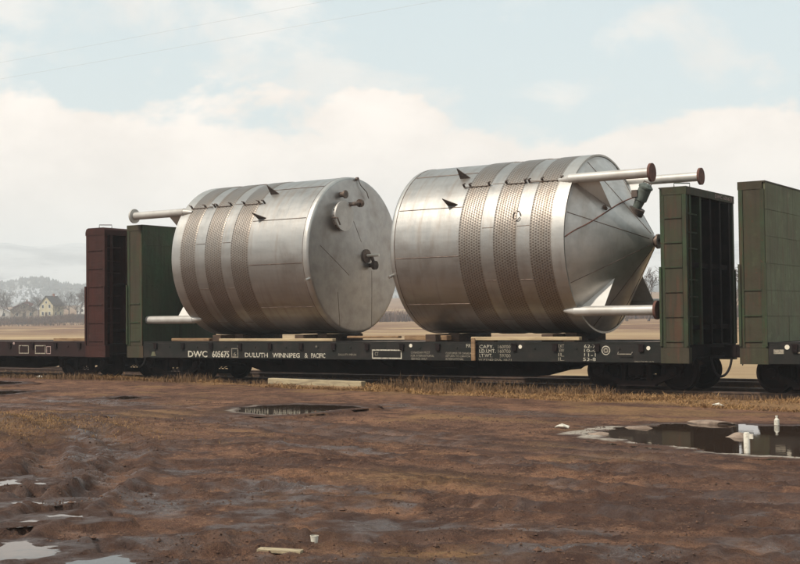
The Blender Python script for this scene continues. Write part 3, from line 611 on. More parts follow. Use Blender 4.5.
YF = -HW - 0.004
def letters_dwc(t, xc):
    L = lambda b, x0, x1, z0, z1, m=WHITE, bold=0.0: text(b, x0 - xc, z0, x1 - x0, z1 - z0, YF, m, t, bold=bold)
    L('DWC', -24.50, -23.78, 0.655, 0.835, bold=0.02); L('605675', -23.60, -22.98, 0.655, 0.835, bold=0.02)
    L('DULUTH', -22.42, -21.62, 0.668, 0.79, bold=0.015); L('WINNIPEG', -21.46, -20.54, 0.668, 0.79, bold=0.015); L('&', -20.38, -20.27, 0.668, 0.79); L('PACIFIC', -20.16, -19.70, 0.668, 0.79, bold=0.015)
    fr = lambda x0, x1, z0, z1, w, m: MB().bb(x0 - xc, x1 - xc, YF, YF + .003, z0, z0 + w).bb(x0 - xc, x1 - xc, YF, YF + .003, z1 - w, z1).bb(x0 - xc, x0 - xc + w, YF, YF + .003, z0 + w, z1 - w).bb(x1 - xc - w, x1 - xc, YF, YF + .003, z0 + w, z1 - w).build('stencil_box', m, t)
    fr(-22.90, -22.66, 0.66, 0.91, 0.022, GREYW); L('6', -22.83, -22.73, 0.70, 0.80, GREYW); L('1', -22.68, -22.645, 0.935, 0.995, GREYW); L('6', -20.02, -19.96, 0.94, 1.0, GREYW)
    L('DULUTH MINN', -19.28, -18.72, 0.735, 0.785, GREYW)
    fr(-18.23, -17.33, 0.665, 0.895, 0.028, WHITE); L('CT', -18.14, -18.03, 0.74, 0.83, GREYW)
    L('CANADIAN MUST', -17.06, -16.50, 0.80, 0.855, GREYW); L('FOR INTERNATIONAL', -17.06, -16.38, 0.72, 0.775, GREYW); L('SERVICE ONLY', -17.05, -16.58, 0.645, 0.70, GREYW)
    L('FR', -15.47, -15.34, 0.955, 1.035, WHITE)
    L('CUSTOMER OF CANADA', -16.05, -15.33, 0.79, 0.84, GREYW); L('RETURN TO CANADA', -16.05, -15.36, 0.72, 0.77, GREYW); L('INTERNATIONAL', -16.05, -15.55, 0.65, 0.70, GREYW)
    for i, (a, b) in enumerate([('CAPY.', '160000'), ('LD.LMT.', '160700'), ('LT.WT.', '59700')]):
        z = 0.935 - i * 0.105
        L(a, -15.11, -14.72 + (0.05 if i == 1 else 0) - (0.04 if i == 2 else 0), z, z + 0.08, WHITE); L(b, -14.60 + (0.04 if i == 2 else 0), -14.27, z, z + 0.08, GREYW)
    L('W PTND DUL 10-71', -15.14, -14.25, 0.645, 0.69, GREYW)
    for i, (a, b) in enumerate([('EXT', '62-7'), ('EW', '10-4'), ('IL', '11-1'), ('IL.', '53-8')]):
        z = 0.955 - i * 0.098
        L(a, -13.03 + (0.03 if i == 1 else 0), -12.88, z, z + 0.075, GREYW); L(b, -12.38 - (0.03 if i == 3 else 0), -12.10, z, z + 0.075, WHITE)
    L('DULUTH MN 10 71', -11.17, -10.72, 0.645, 0.675, GREYW)
    def ring(x, z, r0, r1, m, name, n=24):
        vs = []; fs = []
        for k in range(n):
            a = 2 * math.pi * k / n; vs += [(x - xc + r1 * math.cos(a), YF, z + r1 * math.sin(a)), (x - xc + r0 * math.cos(a), YF, z + r0 * math.sin(a))]
            fs.append((2 * k, 2 * ((k + 1) % n), 2 * ((k + 1) % n) + 1, 2 * k + 1))
        MB().add(vs, fs).build(name, m, t)
    ring(-11.85, 0.90, 0.085, 0.105, WHITE, 'wheel_emblem'); ring(-11.85, 0.90, 0.025, 0.06, GREYW, 'wheel_emblem')
    for x, z in ((-17.06, 0.995), (-14.01, 0.975), (-10.84, 0.955)):
        m = MB().lathe([(0, 0), (0, 0.045), (0.008, 0.045), (0.008, 0)], 16); mm = m.mesh('reflector', REFLEX)
        link('reflector', mm, t, (x - xc, -HW - 0.001, z), rot=(0, 0, -math.pi / 2))
    MB().path([(-11.55 - xc, -HW, 0.86), (-11.55 - xc, -HW - 0.06, 0.82), (-11.22 - xc, -HW - 0.06, 0.82), (-11.22 - xc, -HW, 0.86)], 0.011, 6).build('grab_iron', GREYW, t)
    MB().prism([(-25.93 - xc, -HW - .01, .68), (-25.74 - xc, -HW - .01, .68), (-25.79 - xc, -HW - .01, .80), (-25.88 - xc, -HW - .01, .80)], (0, .008, 0)).build('roping_bracket', GREEN_LT, t)
    text('DWC 605675', HL + 0.016, ZT - 0.125, 1.15, 0.085, 0.25, PINKW, t, rot=(math.pi / 2, 0, math.pi / 2))
def letters_brown(t, xc):
    fr = lambda x0, x1, z0, z1, w, m: MB().bb(x0 - xc, x1 - xc, YF, YF + .003, z0, z0 + w).bb(x0 - xc, x1 - xc, YF, YF + .003, z1 - w, z1).bb(x0 - xc, x0 - xc + w, YF, YF + .003, z0 + w, z1 - w).bb(x1 - xc - w, x1 - xc, YF, YF + .003, z0 + w, z1 - w).build('stencil_box', m, t)
    fr(-31.63, -31.17, 0.71, 0.975, 0.03, GREYW); fr(-30.88, -30.40, 0.71, 0.975, 0.03, GREYW); fr(-30.36, -30.17, 0.71, 0.945, 0.02, PINKW)
    mm = MB().lathe([(0, 0), (0, 0.04), (0.008, 0.04), (0.008, 0)], 16).mesh('reflector', PINKW)
    link('reflector', mm, t, (-31.86 - xc, -HW - 0.001, 1.03), rot=(0, 0, -math.pi / 2))
def letters_right(t, xc):
    mm = MB().lathe([(0, 0), (0, 0.05), (0.008, 0.05), (0.008, 0)], 16).mesh('reflector', REFLEX)
    link('reflector', mm, t, (-7.81 - xc, -HW - 0.001, 0.985), rot=(0, 0, -math.pi / 2))
    MB().bb(-8.09 - xc, -7.88 - xc, YF, YF + .003, 0.845, 0.935).build('route_board', GREYW, t)
    MB().bb(-7.60 - xc, -7.05 - xc, YF, YF + .003, 0.86, 0.885).build('stencil_box', GREYW, t)

DWC_X = -18.40
make_car('black sided DWC flatcar with green bulkheads carrying both steel tanks', DWC_X, (GREEN, GREEN_TRIM, GREEN_DK, GREEN_DK, SOOT_SHADE, SILL, 0.60, False), letters_dwc)
make_car('rust brown empty flatcar with a round cornered bulkhead at left', -27.81 - HL, (OXIDE, OXIDE, OXIDE_SHADE, OXIDE_SHADE, OXIDE_SHADE, SILL_BR, 0.80, True), letters_brown)
make_car('faded green flatcar cut off at the right edge, plain bulkhead face', -8.779 + HL, (GREEN, GREEN_TRIM, GREEN_LT, GREEN_LT, SOOT_SHADE, SILL, 0.56, False), letters_right)

# ------------------------------------------------------------------ steel tanks
TR = 2.104; TL = 4.72; CONE = 1.30
def dimple_mesh():
    p = 0.0661; n_across = 9; res = 4; nu = n_across * res + 1; nper = 200; nv = nper * res
    iu = np.arange(nu); iv = np.arange(nv); U, V = np.meshgrid(iu / res, iv / res)
    best = np.full(U.shape, 9.0)
    for cu in range(n_across):
        off = 0.5 * (cu % 2); dv = np.abs((V - off + 0.5) % 1.0 - 0.5); best = np.minimum(best, np.hypot(U - cu - 0.5, dv))
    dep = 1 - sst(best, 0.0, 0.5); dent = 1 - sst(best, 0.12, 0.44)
    edge = np.minimum(U, n_across - U)
    r = TR + 0.016 - 0.016 * (1 - sst(edge, 0, 0.25)) - 0.007 * dep
    a = 2 * math.pi * V / nper
    P = np.stack([U * p, -r * np.cos(a), r * np.sin(a)], -1).reshape(-1, 3)
    i = np.arange(nu * nv).reshape(nv, nu); j = np.roll(i, -1, 0)
    f = np.stack([i[:, :-1], i[:, 1:], j[:, 1:], j[:, :-1]], -1).reshape(-1, 4)
    return np_mesh('dimple_jacket', P, f, STEEL_BAND, True, dict(dent=dent)), nu * p / res
DIMPLE, BW = dimple_mesh()

def make_tank(label, xh, s, delta, head_detail, cone_detail):
    t = thing('steel_tank', label, 'steel tank', (xh, YC, 1.277), 0, 'stainless process tanks on the flatcar')
    def pt(a, psi, r): q = R_(psi); return Vector((s * a, -r * math.cos(q), TR + r * math.sin(q)))
    N = 144
    MB().lathe([(0.10, TR), (TL, TR), (TL, TR - 0.02), (0.10, TR - 0.02)], N, s, TR).build('shell', STEEL, t, True)
    kn = [(0.10 - 0.10 * math.sin(k * math.pi / 2 / 6), TR - 0.10 + 0.10 * math.cos(k * math.pi / 2 / 6)) for k in range(7)]
    MB().lathe([(0.16, TR + 0.004)] + [(a, r + 0.004) for a, r in kn[:5]], N, s, TR).build('head_rim', STEEL_BRIGHT, t, True)
    MB().lathe(kn[4:] + [(-0.02, TR - 0.35), (-0.06, TR - 0.9), (-0.10, 0.6), (-0.115, 0.25), (-0.118, 0.0)], N, s, TR).build('head', STEEL_HEAD, t, True)
    MB().lathe([(TL - 0.30, TR + 0.002), (TL - 0.30, TR + 0.016), (TL + 0.02, TR + 0.016), (TL + 0.02, TR - 0.03)], N, s, TR).build('skirt_ring', STEEL_BRIGHT, t, True)
    rc = lambda d: TR - 0.03 - (TR - 0.03 - 0.12) * d / CONE
    MB().lathe([(TL, TR - 0.03), (TL + CONE * .25, rc(CONE * .25)), (TL + CONE * .6, rc(CONE * .6)), (TL + CONE, 0.12)], N, s, TR).build('cone', STEEL_CONE, t, True)
    MB().lathe([(TL + CONE - .03, 0.10), (TL + CONE + .06, 0.10), (TL + CONE + .06, 0.17), (TL + CONE + .11, 0.17), (TL + CONE + .11, 0.08), (TL + CONE + .05, 0.07), (TL + CONE + .05, 0.0)], 24, s, TR).build('outlet_nozzle', BRONZE, t, True)
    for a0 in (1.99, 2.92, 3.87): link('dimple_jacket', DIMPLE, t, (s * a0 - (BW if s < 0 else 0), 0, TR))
    # welds: along the shell, round the shell, on the cone
    for ps in (25.5, -7.3, -41.0, -74, 58, 92, 125, 158, 190, 223, 256):
        o = MB()
        o.path([pt(0.2, ps, TR + 0.001), pt(1.98, ps, TR + 0.001)], 0.011, 5); o.build('weld_seam', SEAM, t)
    for ps in (10, -24, -57, 43, 77, 110):
        for a0, a1 in ((2.62, 2.91), (3.54, 3.86), (4.50, 4.70)): MB().path([pt(a0, ps, TR + 0.001), pt(a1, ps, TR + 0.001)], 0.008, 5).build('weld_seam', SEAM, t)
    for a0 in (0.17, TL - 0.31):
        MB().path([pt(a0, k * 360 / 72, TR - 0.002) for k in range(73)], 0.011, 5, False).build('weld_seam', SEAM, t)
    for ps in (-28, 18, 66, -72, 112, 160, 204, 250):
        MB().path([pt(TL + .02, ps, rc(.02)), pt(TL + CONE * .96, ps, rc(CONE * .96))], 0.010, 5).build('weld_seam', SEAM, t)
    # triangular lifting lugs and small cleats
    for a0, ps in ((1.72, 52), (1.70, 27.5)):
        q0, q1, q2 = pt(a0 - 0.14, ps, TR - .005), pt(a0 + 0.15, ps, TR - .005), pt(a0 - 0.13, ps, TR + 0.30)
        n = Vector((0, math.sin(R_(ps)), math.cos(R_(ps)))) * 0.02
        if s < 0: q0, q1, q2 = pt(a0 + 0.14, ps, TR - .005), pt(a0 - 0.15, ps, TR - .005), pt(a0 + 0.13, ps, TR + 0.30)
        MB().prism([q0 - n / 2, q1 - n / 2, q2 - n / 2], n).build('lifting_lug', DARK_STEEL, t)
    for a0 in (1.86, 2.03, 2.55, 3.02, 3.52, 3.62, 3.96, 4.46):
        p0 = pt(a0, 42, TR - .005); p1 = pt(a0, 42, TR + 0.10)
        MB().path([p0, p1], 0.026, 8).path([p1 - Vector((0, 0, .005)), p1 + Vector((s * .06, 0, 0.015))], 0.016, 6).build('pipe_stub', DARK_STEEL, t)
    for a0, a1 in ((1.88, 2.55), (3.04, 3.52), (3.66, 4.46)):
        MB().path([pt(a0, 41, TR + 0.03), pt(a1, 41, TR + 0.03)], 0.012, 6).build('header_pipe', BRONZE, t)
    if s > 0: MB().path([pt(3.52 + .09 * math.cos(k * .35), 16.6 + 3.2 * math.sin(k * .35), TR + 0.02 + .02 * math.sin(k * .9)) for k in range(18)], 0.012, 6).build('wire_loop', DARK_STEEL, t)
    MB().path([pt(0.04, -18.4, TR - .01), pt(0.04, -18.4, TR + 0.16)], 0.035, 10).build('drain_stub', STEEL_BRIGHT, t)
    # legs
    LR = 2.15 - 0.02
    for base in (45, 135, 225, 315):
        ps = base - delta; leg = link('leg', None, t)
        r_in = LR
        MB().path([pt(TL - 0.06, ps, r_in), pt(TL + 0.3, ps, r_in), pt(6.60, ps, r_in)], 0.112, 24).build('leg_pipe', PIPE, leg, True)
        pl = MB(); c = pt(6.60, ps, r_in)
        m = MB().lathe([(0, 0), (0, 0.205), (0.055, 0.205), (0.055, 0)], 28, s); pl.add([Vector(v) + c for v in m.v], m.f)
        pl.build('foot_plate', RUST if s > 0 else PIPE, leg, True)
        d1 = 0.62; n = Vector((0, math.sin(R_(ps)), math.cos(R_(ps)))) * 0.016
        g = [pt(TL + 0.02, ps, rc(0.02) - .01), pt(TL + 0.02, ps, r_in - 0.10), pt(TL + d1, ps, r_in - 0.10), pt(TL + d1, ps, rc(d1) - .01)]
        MB().prism([q - n / 2 for q in g], n).build('gusset', GUSSET, leg)
        MB().path([pt(TL - 0.02, ps, r_in), pt(TL - 0.34, ps, TR + 0.0)], [0.112, 0.05], 14).build('leg_shoe', PIPE, leg, True)
    head_detail(t, pt, s); cone_detail(t, pt, s, rc)
    return t
def head_fittings(t, pt, s):
    ctr = Vector((0, 0, TR))
    def at(near, upz, out): return ctr + Vector((-s * out, -near, upz))
    def flange(near, upz, out0, out1, r0, r1, name, mat, n=28, parent=None):
        m = MB().lathe([(-out1, 0.0), (-out1, r1), (-out1 + 0.05, r1), (-out1 + 0.05, r0), (-out0, r0)], n, s); c = Vector((0, -near, upz + TR))
        return MB().add([Vector(v) + c for v in m.v], m.f).build(name, mat, t, True)
    flange(0.80, 1.00, -0.05, 0.22, 0.33, 0.40, 'manway', STEEL_CONE)
    for k in range(16):
        a = k * math.pi / 8; p = at(0.80 + 0.37 * math.cos(a), 1.00 + 0.37 * math.sin(a), 0.21)
        MB().path([p, p + Vector((s * 0.09, 0, 0))], 0.022, 6).build('bolt', DARK_STEEL, t)
    MB().path([at(1.17, 0.94, 0.10), at(1.22, 0.92, 0.30), at(1.13, 0.74, 0.32)], 0.022, 6).build('davit', BRONZE, t)
    MB().path([at(0.70, 1.58, 0.0), at(0.70, 1.58, 0.18)], 0.07, 12).path([at(0.70, 1.58, 0.16), at(0.70, 1.58, 0.20)], 0.11, 12).build('nozzle', BRONZE, t, True)
    MB().path([at(0.55, 1.32, 0.0), at(0.55, 1.32, 0.22), at(0.50, 1.33, 0.28), at(0.22, 1.37, 0.30)], 0.055, 10).path([at(0.24, 1.37, 0.30), at(0.16, 1.38, 0.30)], 0.11, 12).build('elbow_nozzle', BRONZE, t, True)
    flange(-0.30, -0.02, 0.05, 0.16, 0.13, 0.19, 'agitator_flange', BRONZE)
    MB().path([at(-0.30, 0.0, 0.14), at(-0.34, 0.0, 0.52)], 0.04, 10).build('agitator_shaft', PALE_STEEL, t, True)
    MB().path([at(-0.50, -0.26, 0.02), at(-0.50, -0.26, 0.24)], 0.06, 12).path([at(-0.50, -0.26, 0.22), at(-0.50, -0.26, 0.31)], 0.12, 14).path([at(-0.50, -0.26, 0.26), at(-0.42, -0.02, 0.22)], 0.045, 8).build('valve', DARK_STEEL, t, True)
    MB().path([at(-0.10, 2.06, 0.02), at(-0.16, 1.9, 0.06), at(-0.38, 1.72, 0.11), at(-0.46, 1.56, 0.11)], 0.012, 5).path([at(-0.04, 2.06, 0.0), at(-0.04, 2.06, 0.07)], 0.05, 8).build('hanging_wire', BRONZE, t)
    for ((n0, u0), (n1, u1)) in (((1.62, 0.20), (0.45, -0.55)), ((-0.60, -0.40), (-0.70, -1.9)), ((0.9, -1.0), (0.75, -1.9)), ((-0.1, 0.35), (0.2, 0.9))):
        q = [(n0 + (n1 - n0) * k / 12, u0 + (u1 - u0) * k / 12) for k in range(13)]
        def ax(n_, u_):
            rr = math.hypot(n_, u_); return float(np.interp(rr, [0, 0.25, 0.6, TR - .9, TR - .35, TR - .1], [0.118, 0.115, 0.10, 0.06, 0.02, 0.0]))
        MB().path([at(a, b, ax(a, b) - 0.002) for a, b in q], 0.008, 5).build('weld_seam', SEAM, t)
def cone_fittings(t, pt, s, rc):
    # agitator drive on the upper flank of the cone and the thin pipe that runs to it
    base = pt(5.60, 84, rc(0.88)); d = Vector((0.30 * s, -0.05, 0.56)).normalized()
    MB().path([base - d * 0.10, base + d * 0.06], 0.20, 20).build('mount_flange', DARK_STEEL, t, True)
    MB().path([base + d * .05, base + d * .24, base + d * .26, base + d * .56], [0.10, 0.12, 0.15, 0.15], 18).build('gearbox', MOTOR, t, True)
    MB().path([base + d * .56, base + d * .60, base + d * .66], [0.17, 0.17, 0.10], 18).build('motor_cap', MOTOR, t, True)
    side = d.cross(Vector((0, 1, 0))).normalized()
    MB().box(base + d * .40 + Vector((-0.14 * s, -0.10, 0.02)), (0.14, 0.14, 0.16)).build('terminal_box', DARK_STEEL, t)
    MB().path([base + d * .62 + side * .1, base + d * .70 + side * .1, base + d * .70 - side * .1, base + d * .62 - side * .1], 0.015, 6).build('lifting_eye', DARK_STEEL, t)
    MB().path([pt(TL + a_, p_, rc(a_) + .035) for a_, p_ in ((.03, 2), (.10, 4.5), (.20, 8), (.31, 12), (.42, 18), (.52, 26), (.62, 38), (.69, 53), (.73, 72))] + [base + d * .34 + Vector((-0.12 * s, -0.10, 0))], 0.015, 6).build('conduit', RUST, t)
    MB().path([pt(TL + .55, 36, rc(.55) - .01), pt(TL + .55, 36, rc(.55) + .10)], 0.04, 8).build('pipe_stub', BRONZE, t)
def no_fit(*a): pass
PALE_STEEL = M('pale_shaft', (0.66, 0.62, 0.54), None, 0.4, 0.4)
make_tank('stainless tank with flat head, round manway and pipe legs pointing left', -19.80, -1, 7.0, head_fittings, no_fit)
make_tank('stainless tank with cone end and rust footed pipe legs at right', -17.30, 1, 3.5, no_fit, cone_fittings)

# ------------------------------------------------------------------ timbers on the deck
def timber(name, label, cat, c, size, mat, rz=0.0, group=None, ry=0.0):
    o = MB().box((0, 0, 0), size).build(name, mat, None, loc=c); o.rotation_euler = (0, ry, rz)
    mod = o.modifiers.new('bevel', 'BEVEL'); mod.width = 0.012; mod.segments = 1
    return tag(o, label, cat, group)
DZ = 1.07 + 0.018
for xs, lab in (((-23.6, 'under the dimpled end of the left tank'), 0) and (-23.6, 0), (-20.7, 1), (-16.6, 2), (-13.4, 3)):
    nm = ['under the leg end of the left tank', 'under the flat head of the left tank', 'under the plain end of the right tank', 'under the cone end of the right tank'][lab]
    timber('saddle_timber', 'dark cross timber ' + nm, 'timber', (xs, YC, DZ + 0.09), (0.30, 2.7, 0.18), DARK_WOOD, group='timbers chocking the tanks')
    for sy in (-1, 1):
        o = MB().prism([(-.15, 0, 0), (-.15, 0.62, 0), (-.15, 0.62, 0.04), (-.15, 0.0, 0.20)] if sy < 0 else [(-.15, 0, 0), (-.15, -0.62, 0), (-.15, -0.62, 0.04), (-.15, 0.0, 0.20)], (.30, 0, 0)).build('chock', DARK_WOOD, None, loc=(xs + 0.34, YC + sy * 0.80, DZ))
        tag(o, ('near' if sy < 0 else 'far') + ' side wooden wedge ' + nm, 'wedge', 'wedges holding the tanks')
timber('plank', 'long pale plank lying on the deck edge under the left tank', 'plank', (-21.45, YC - 1.40, DZ + 0.045), (3.9, 0.16, 0.075), PALE_WOOD)
timber('plank', 'long pale plank on the deck edge beside the wooden stake', 'plank', (-13.95, YC - 1.40, DZ + 0.075), (2.85, 0.16, 0.085), PALE_WOOD)
timber('packing_block', 'dark block raising the plank under the right tank', 'block', (-12.8, YC - 1.36, DZ + 0.0165), (0.3, 0.2, 0.033), DARK_WOOD, group='blocks under the right plank')
timber('packing_block', 'dark block next to the stake under the right plank', 'block', (-14.9, YC - 1.36, DZ + 0.0165), (0.3, 0.2, 0.033), DARK_WOOD, group='blocks under the right plank')
timber('wooden_stake', 'tan wooden stake standing in a pocket on the flatcar side', 'stake', (-15.235, YC - HW - 0.075, 0.91), (0.11, 0.045, 0.54), TAN_WOOD)
timber('plank', 'tan plank jutting over the deck between the two tanks', 'plank', (-18.6, YC - 0.9, DZ + 0.11), (1.5, 0.2, 0.06), TAN_WOOD, rz=0.12)
timber('plank', 'darker plank at the foot of the right tank near end', 'plank', (-16.9, YC - 1.0, DZ + 0.09), (1.3, 0.22, 0.12), TAN_WOOD, rz=-0.05)
timber('plank', 'rusty brown plank on the deck below the left tank legs', 'plank', (-24.6, YC - 1.25, DZ + 0.05), (1.4, 0.2, 0.08), TAN_WOOD, rz=0.03)
timber('plank', 'short brown timber on the brown car deck beside its bulkhead', 'plank', (-29.6, YC - 1.15, DZ + 0.05), (1.5, 0.22, 0.09), TAN_WOOD, rz=0.02)

# ------------------------------------------------------------------ things lying on the ground
gz0 = zt(-20, 25.3)
timber('timber_beam', 'long pale weathered beam lying in the grass beside the wheels', 'timber', (-19.35, 25.05, gz0 + 0.15), (2.9, 0.2, 0.15), GREY_WOOD, rz=0.02, ry=0.012)
timber('timber_beam', 'lower tan board half sunk in grass before the pale beam', 'timber', (-18.9, 24.75, gz0 + 0.05), (3.1, 0.16, 0.09), TAN_WOOD, rz=-0.01)
def rock(label, x, y, sx, sy, sz, mat, zoff=0.0):
    mb = MB(); n, k = 12, 7; vs = []
    for i in range(k + 1):
        ph = math.pi * i / k
        for j in range(n):
            th = 2 * math.pi * j / n; d = Vector((math.sin(ph) * math.cos(th), math.sin(ph) * math.sin(th), math.cos(ph)))
            w = 1 + 0.95 * float(vnoise(np.array(d.x * 2 + x), np.array(d.y * 2 + d.z * 1.7 + y)))
            vs.append((d.x * sx * w, d.y * sy * w, d.z * sz * w))
    fs = [(i * n + j, i * n + (j + 1) % n, (i + 1) * n + (j + 1) % n, (i + 1) * n + j) for i in range(k) for j in range(n)]
    o = mb.add(vs, fs).build('rock', mat, None, True, loc=(x, y, zt(x, y) + zoff)); tag(o, label, 'rock', 'stones at the right puddle'); return o
STONE = M('stone', (0.27, 0.20, 0.15), (0.17, 0.12, 0.09), 0.9, 0, 6, bump=0.6)
rock('grey brown rock at the left tip of the right puddle', -8.0, 17.25, 0.20, 0.13, 0.07, STONE)
rock('tan boulder on the left shore of the right puddle', -7.95, 18.5, 0.26, 0.16, 0.08, STONE)
rock('low rock breaking the water in the right puddle', -6.05, 17.75, 0.20, 0.13, 0.07, STONE, 0.035)
rock('pale flat rock on the far bank of the right puddle', -7.2, 19.75, 0.36, 0.14, 0.05, STONE)
WHITEP = M('white_plastic', (0.60, 0.56, 0.47), (0.38, 0.32, 0.25), 0.6, 0, 14, lo=0.45, hi=0.7)
def lathe_z(prof, n=20):
    m = MB().lathe([(z, r) for z, r in prof], n); m.v = [(b, c, a) for a, b, c in m.v]; return m
jb = thing('white_post', 'short white post standing in the near edge of right puddle', 'post', (-5.28, 15.75, -0.17))
lathe_z([(0, 0), (0, 0.040), (0.30, 0.040), (0.32, 0.03), (0.32, 0)]).build('post_stem', WHITEP, jb, True)
MB().box((0.04, 0, 0.27), (0.09, 0.03, 0.06)).build('side_lug', WHITEP, jb)
bt = thing('white_bottle', 'white plastic bottle on the far bank of the right puddle', 'bottle', (-6.2, 19.95, zt(-6.2, 19.95) - 0.005))
lathe_z([(0, 0), (0, 0.04), (0.09, 0.04), (0.115, 0.018), (0.135, 0.017), (0.135, 0)]).build('bottle_body', WHITEP, bt, True)
lathe_z([(0.1355, 0), (0.1355, 0.021), (0.155, 0.021), (0.155, 0)]).build('bottle_cap', WHITEP, bt, True)
cp = thing('paper_cup', 'small white paper cup standing in the mud at lower centre', 'cup', (-6.12, 7.89, zt(-6.12, 7.89) - 0.004), 0.4)
lathe_z([(0, 0), (0, 0.024), (0.075, 0.032), (0.075, 0.029), (0.004, 0.022), (0.004, 0)]).build('cup_wall', WHITEP, cp, True)
lathe_z([(0.0755, 0.029), (0.0755, 0.034), (0.080, 0.034), (0.080, 0.029)]).build('cup_rim', WHITEP, cp, True)
o = MB().box((0, 0, 0), (0.34, 0.085, 0.022)).build('wood_scrap', GREY_WOOD, None, loc=(-6.05, 7.38, zt(-6.05, 7.38) + 0.03)); o.rotation_euler = (0.03, 0.02, 0.35)
tag(o, 'pale splintered board lying flat in the mud at lower centre', 'board')
def scrap(label, x, y, r):
    n = 7; vs = [(0, 0, 0.06)] + [(r * random.uniform(.7, 1.2) * math.cos(2 * math.pi * k / n), r * 0.6 * random.uniform(.7, 1.2) * math.sin(2 * math.pi * k / n), random.uniform(-.01, .03)) for k in range(n)]
    m = MB().add(vs, [(0, 1 + k, 1 + (k + 1) % n) for k in range(n)]).add([(a, b, c - 0.012) for a, b, c in vs], [(0, 1 + (k + 1) % n, 1 + k) for k in range(n)])
    o = m.build('paper_scrap', WHITEP, None, loc=(x, y, zt(x, y) + 0.012)); tag(o, label, 'litter', 'scraps of paper on the ground'); return o
scrap('white scrap on the verge in front of the brown car', -30.7, 25.95, 0.12)
scrap('crumpled white paper in grass below the right coupler gap', -8.55, 23.9, 0.14)
scrap('pale scrap left of the right puddle', -8.95, 17.9, 0.13)

# clods and pebbles in the mud
def clods(n):
    x = rng.uniform(-20, 0, n); y = 5.5 + 14 * rng.random(n) ** 1.6; keep = fbm(x * .8, y * .8, 3) > -0.05; x, y = x[keep], y[keep]; n = len(x)
    z = ztv(x, y); r = rng.uniform(0.005, 0.016, n) * (1 + 1.0 * (rng.random(n) > .96))
    base = np.array([(1, 0, 0), (0, 1, 0), (-1, 0, 0), (0, -1, 0), (0, 0, 0.75), (0, 0, -0.5)]); fc = np.array([(0, 1, 4), (1, 2, 4), (2, 3, 4), (3, 0, 4), (1, 0, 5), (2, 1, 5), (3, 2, 5), (0, 3, 5)])
    V = base[None] * r[:, None, None] * rng.uniform(.6, 1.4, (n, 6, 1)); a = rng.random(n) * 6.28; ca, sa = np.cos(a)[:, None], np.sin(a)[:, None]
    V = np.stack([V[..., 0] * ca - V[..., 1] * sa + x[:, None], V[..., 0] * sa + V[..., 1] * ca + y[:, None], V[..., 2] + z[:, None] + r[:, None] * .2], -1)
    F = (fc[None] + (np.arange(n) * 6)[:, None, None]).reshape(-1, 3)
    link('mud_clods', np_mesh('mud_clods', V.reshape(-1, 3), F, CLOD, False), kind='stuff')
CLOD = M('mud_clod', (0.115, 0.066, 0.046), (0.065, 0.040, 0.031), 0.95, 0, 3, spec=0.1)
clods(30000)

# ------------------------------------------------------------------ dry grass
def blades(name, x, y, z, h, w, lean, mat):
    n = len(x); a = rng.random(n) * 6.28; dx, dy = np.cos(a) * w, np.sin(a) * w; la = rng.random(n) * 6.28; l = rng.random(n) * lean * h
    b0 = np.stack([x - dx, y - dy, z - 0.02], -1); b1 = np.stack([x + dx, y + dy, z - 0.02], -1)
    m0 = np.stack([x - dx * .7 + np.cos(la) * l * .4, y - dy * .7 + np.sin(la) * l * .4, z + h * .6], -1); m1 = np.stack([x + dx * .7 + np.cos(la) * l * .4, y + dy * .7 + np.sin(la) * l * .4, z + h * .6], -1)
    tp = np.stack([x + np.cos(la) * l, y + np.sin(la) * l, z + h * (1 - .25 * rng.random(n))], -1); tq = tp + np.stack([dx * .2, dy * .2, 0 * dx], -1)
    V = np.stack([b0, b1, m1, m0, tp, tq], 1).reshape(-1, 3); o = (np.arange(n) * 6)[:, None]
    F = np.concatenate([o + np.array([[0, 1, 2, 3]]), o + np.array([[3, 2, 5, 4]])])
    ob = link(name, np_mesh(name, V, F, mat, False), kind='stuff'); return ob
n = 110000
x = rng.uniform(-46, 2, n); y = grass_edge(x) - 0.15 + rng.random(n) ** 1.1 * (26.6 - grass_edge(x))
cl = fbm(x * .7, y * .9, 4); k = rng.random(n) < np.clip(0.42 + 2.2 * cl, 0.02, 1); x, y, cl = x[k], y[k], cl[k]
h = (0.02 + 0.055 * rng.random(len(x))) * (0.6 + np.clip(cl, 0, .6) * 2.0)
blades('dry_grass', x, y, ztv(x, y), h * (0.5 + 1.2 * rng.random(len(x)) ** 2), 0.006 + 0.006 * rng.random(len(x)), 2.6, GRASS)
# taller weeds along the ties
n = 26000; x = rng.uniform(-46, 2, n); y = rng.uniform(25.2, 26.7, n); cl = fbm(x * .55 + 8, y * .6, 3)
tall = np.exp(-((x + 24.2) / .8) ** 2) + np.exp(-((x + 17.2) / 1.0) ** 2) + .9 * np.exp(-((x + 15.2) / 1.2) ** 2) + .6 * np.exp(-((x + 12.3) / 1.6) ** 2) + .6 * np.exp(-((x + 28.6) / .8) ** 2)
k = rng.random(n) < np.clip(0.15 + 1.2 * cl + .75 * tall, 0.03, 1); x, y, tall = x[k], y[k], tall[k]
blades('dead_weeds', x, y, ztv(x, y), (0.06 + 0.11 * rng.random(len(x))) * (1 + 1.4 * np.clip(tall, 0, 1) * rng.random(len(x))), 0.005 + .004 * rng.random(len(x)), 0.7, WEED)
n = 60000; x = rng.uniform(-62, 0, n); y = 28.9 + 7 * rng.random(n); k = rng.random(n) < np.clip(.4 + fbm(x * .5, y * .6, 3), .05, 1); x, y = x[k], y[k]
blades('dry_grass', x, y, ztv(x, y), .06 + .12 * rng.random(len(x)), .008 + .006 * rng.random(len(x)), 1.2, WEED)
# straw on the left mound
n = 5000; x = rng.normal(-17, 1.7, n); y = rng.normal(13.4, .9, n)
blades('dry_grass', x, y, ztv(x, y), .015 + .035 * rng.random(n), .004 + .003 * rng.random(n), 2.2, GRASS)

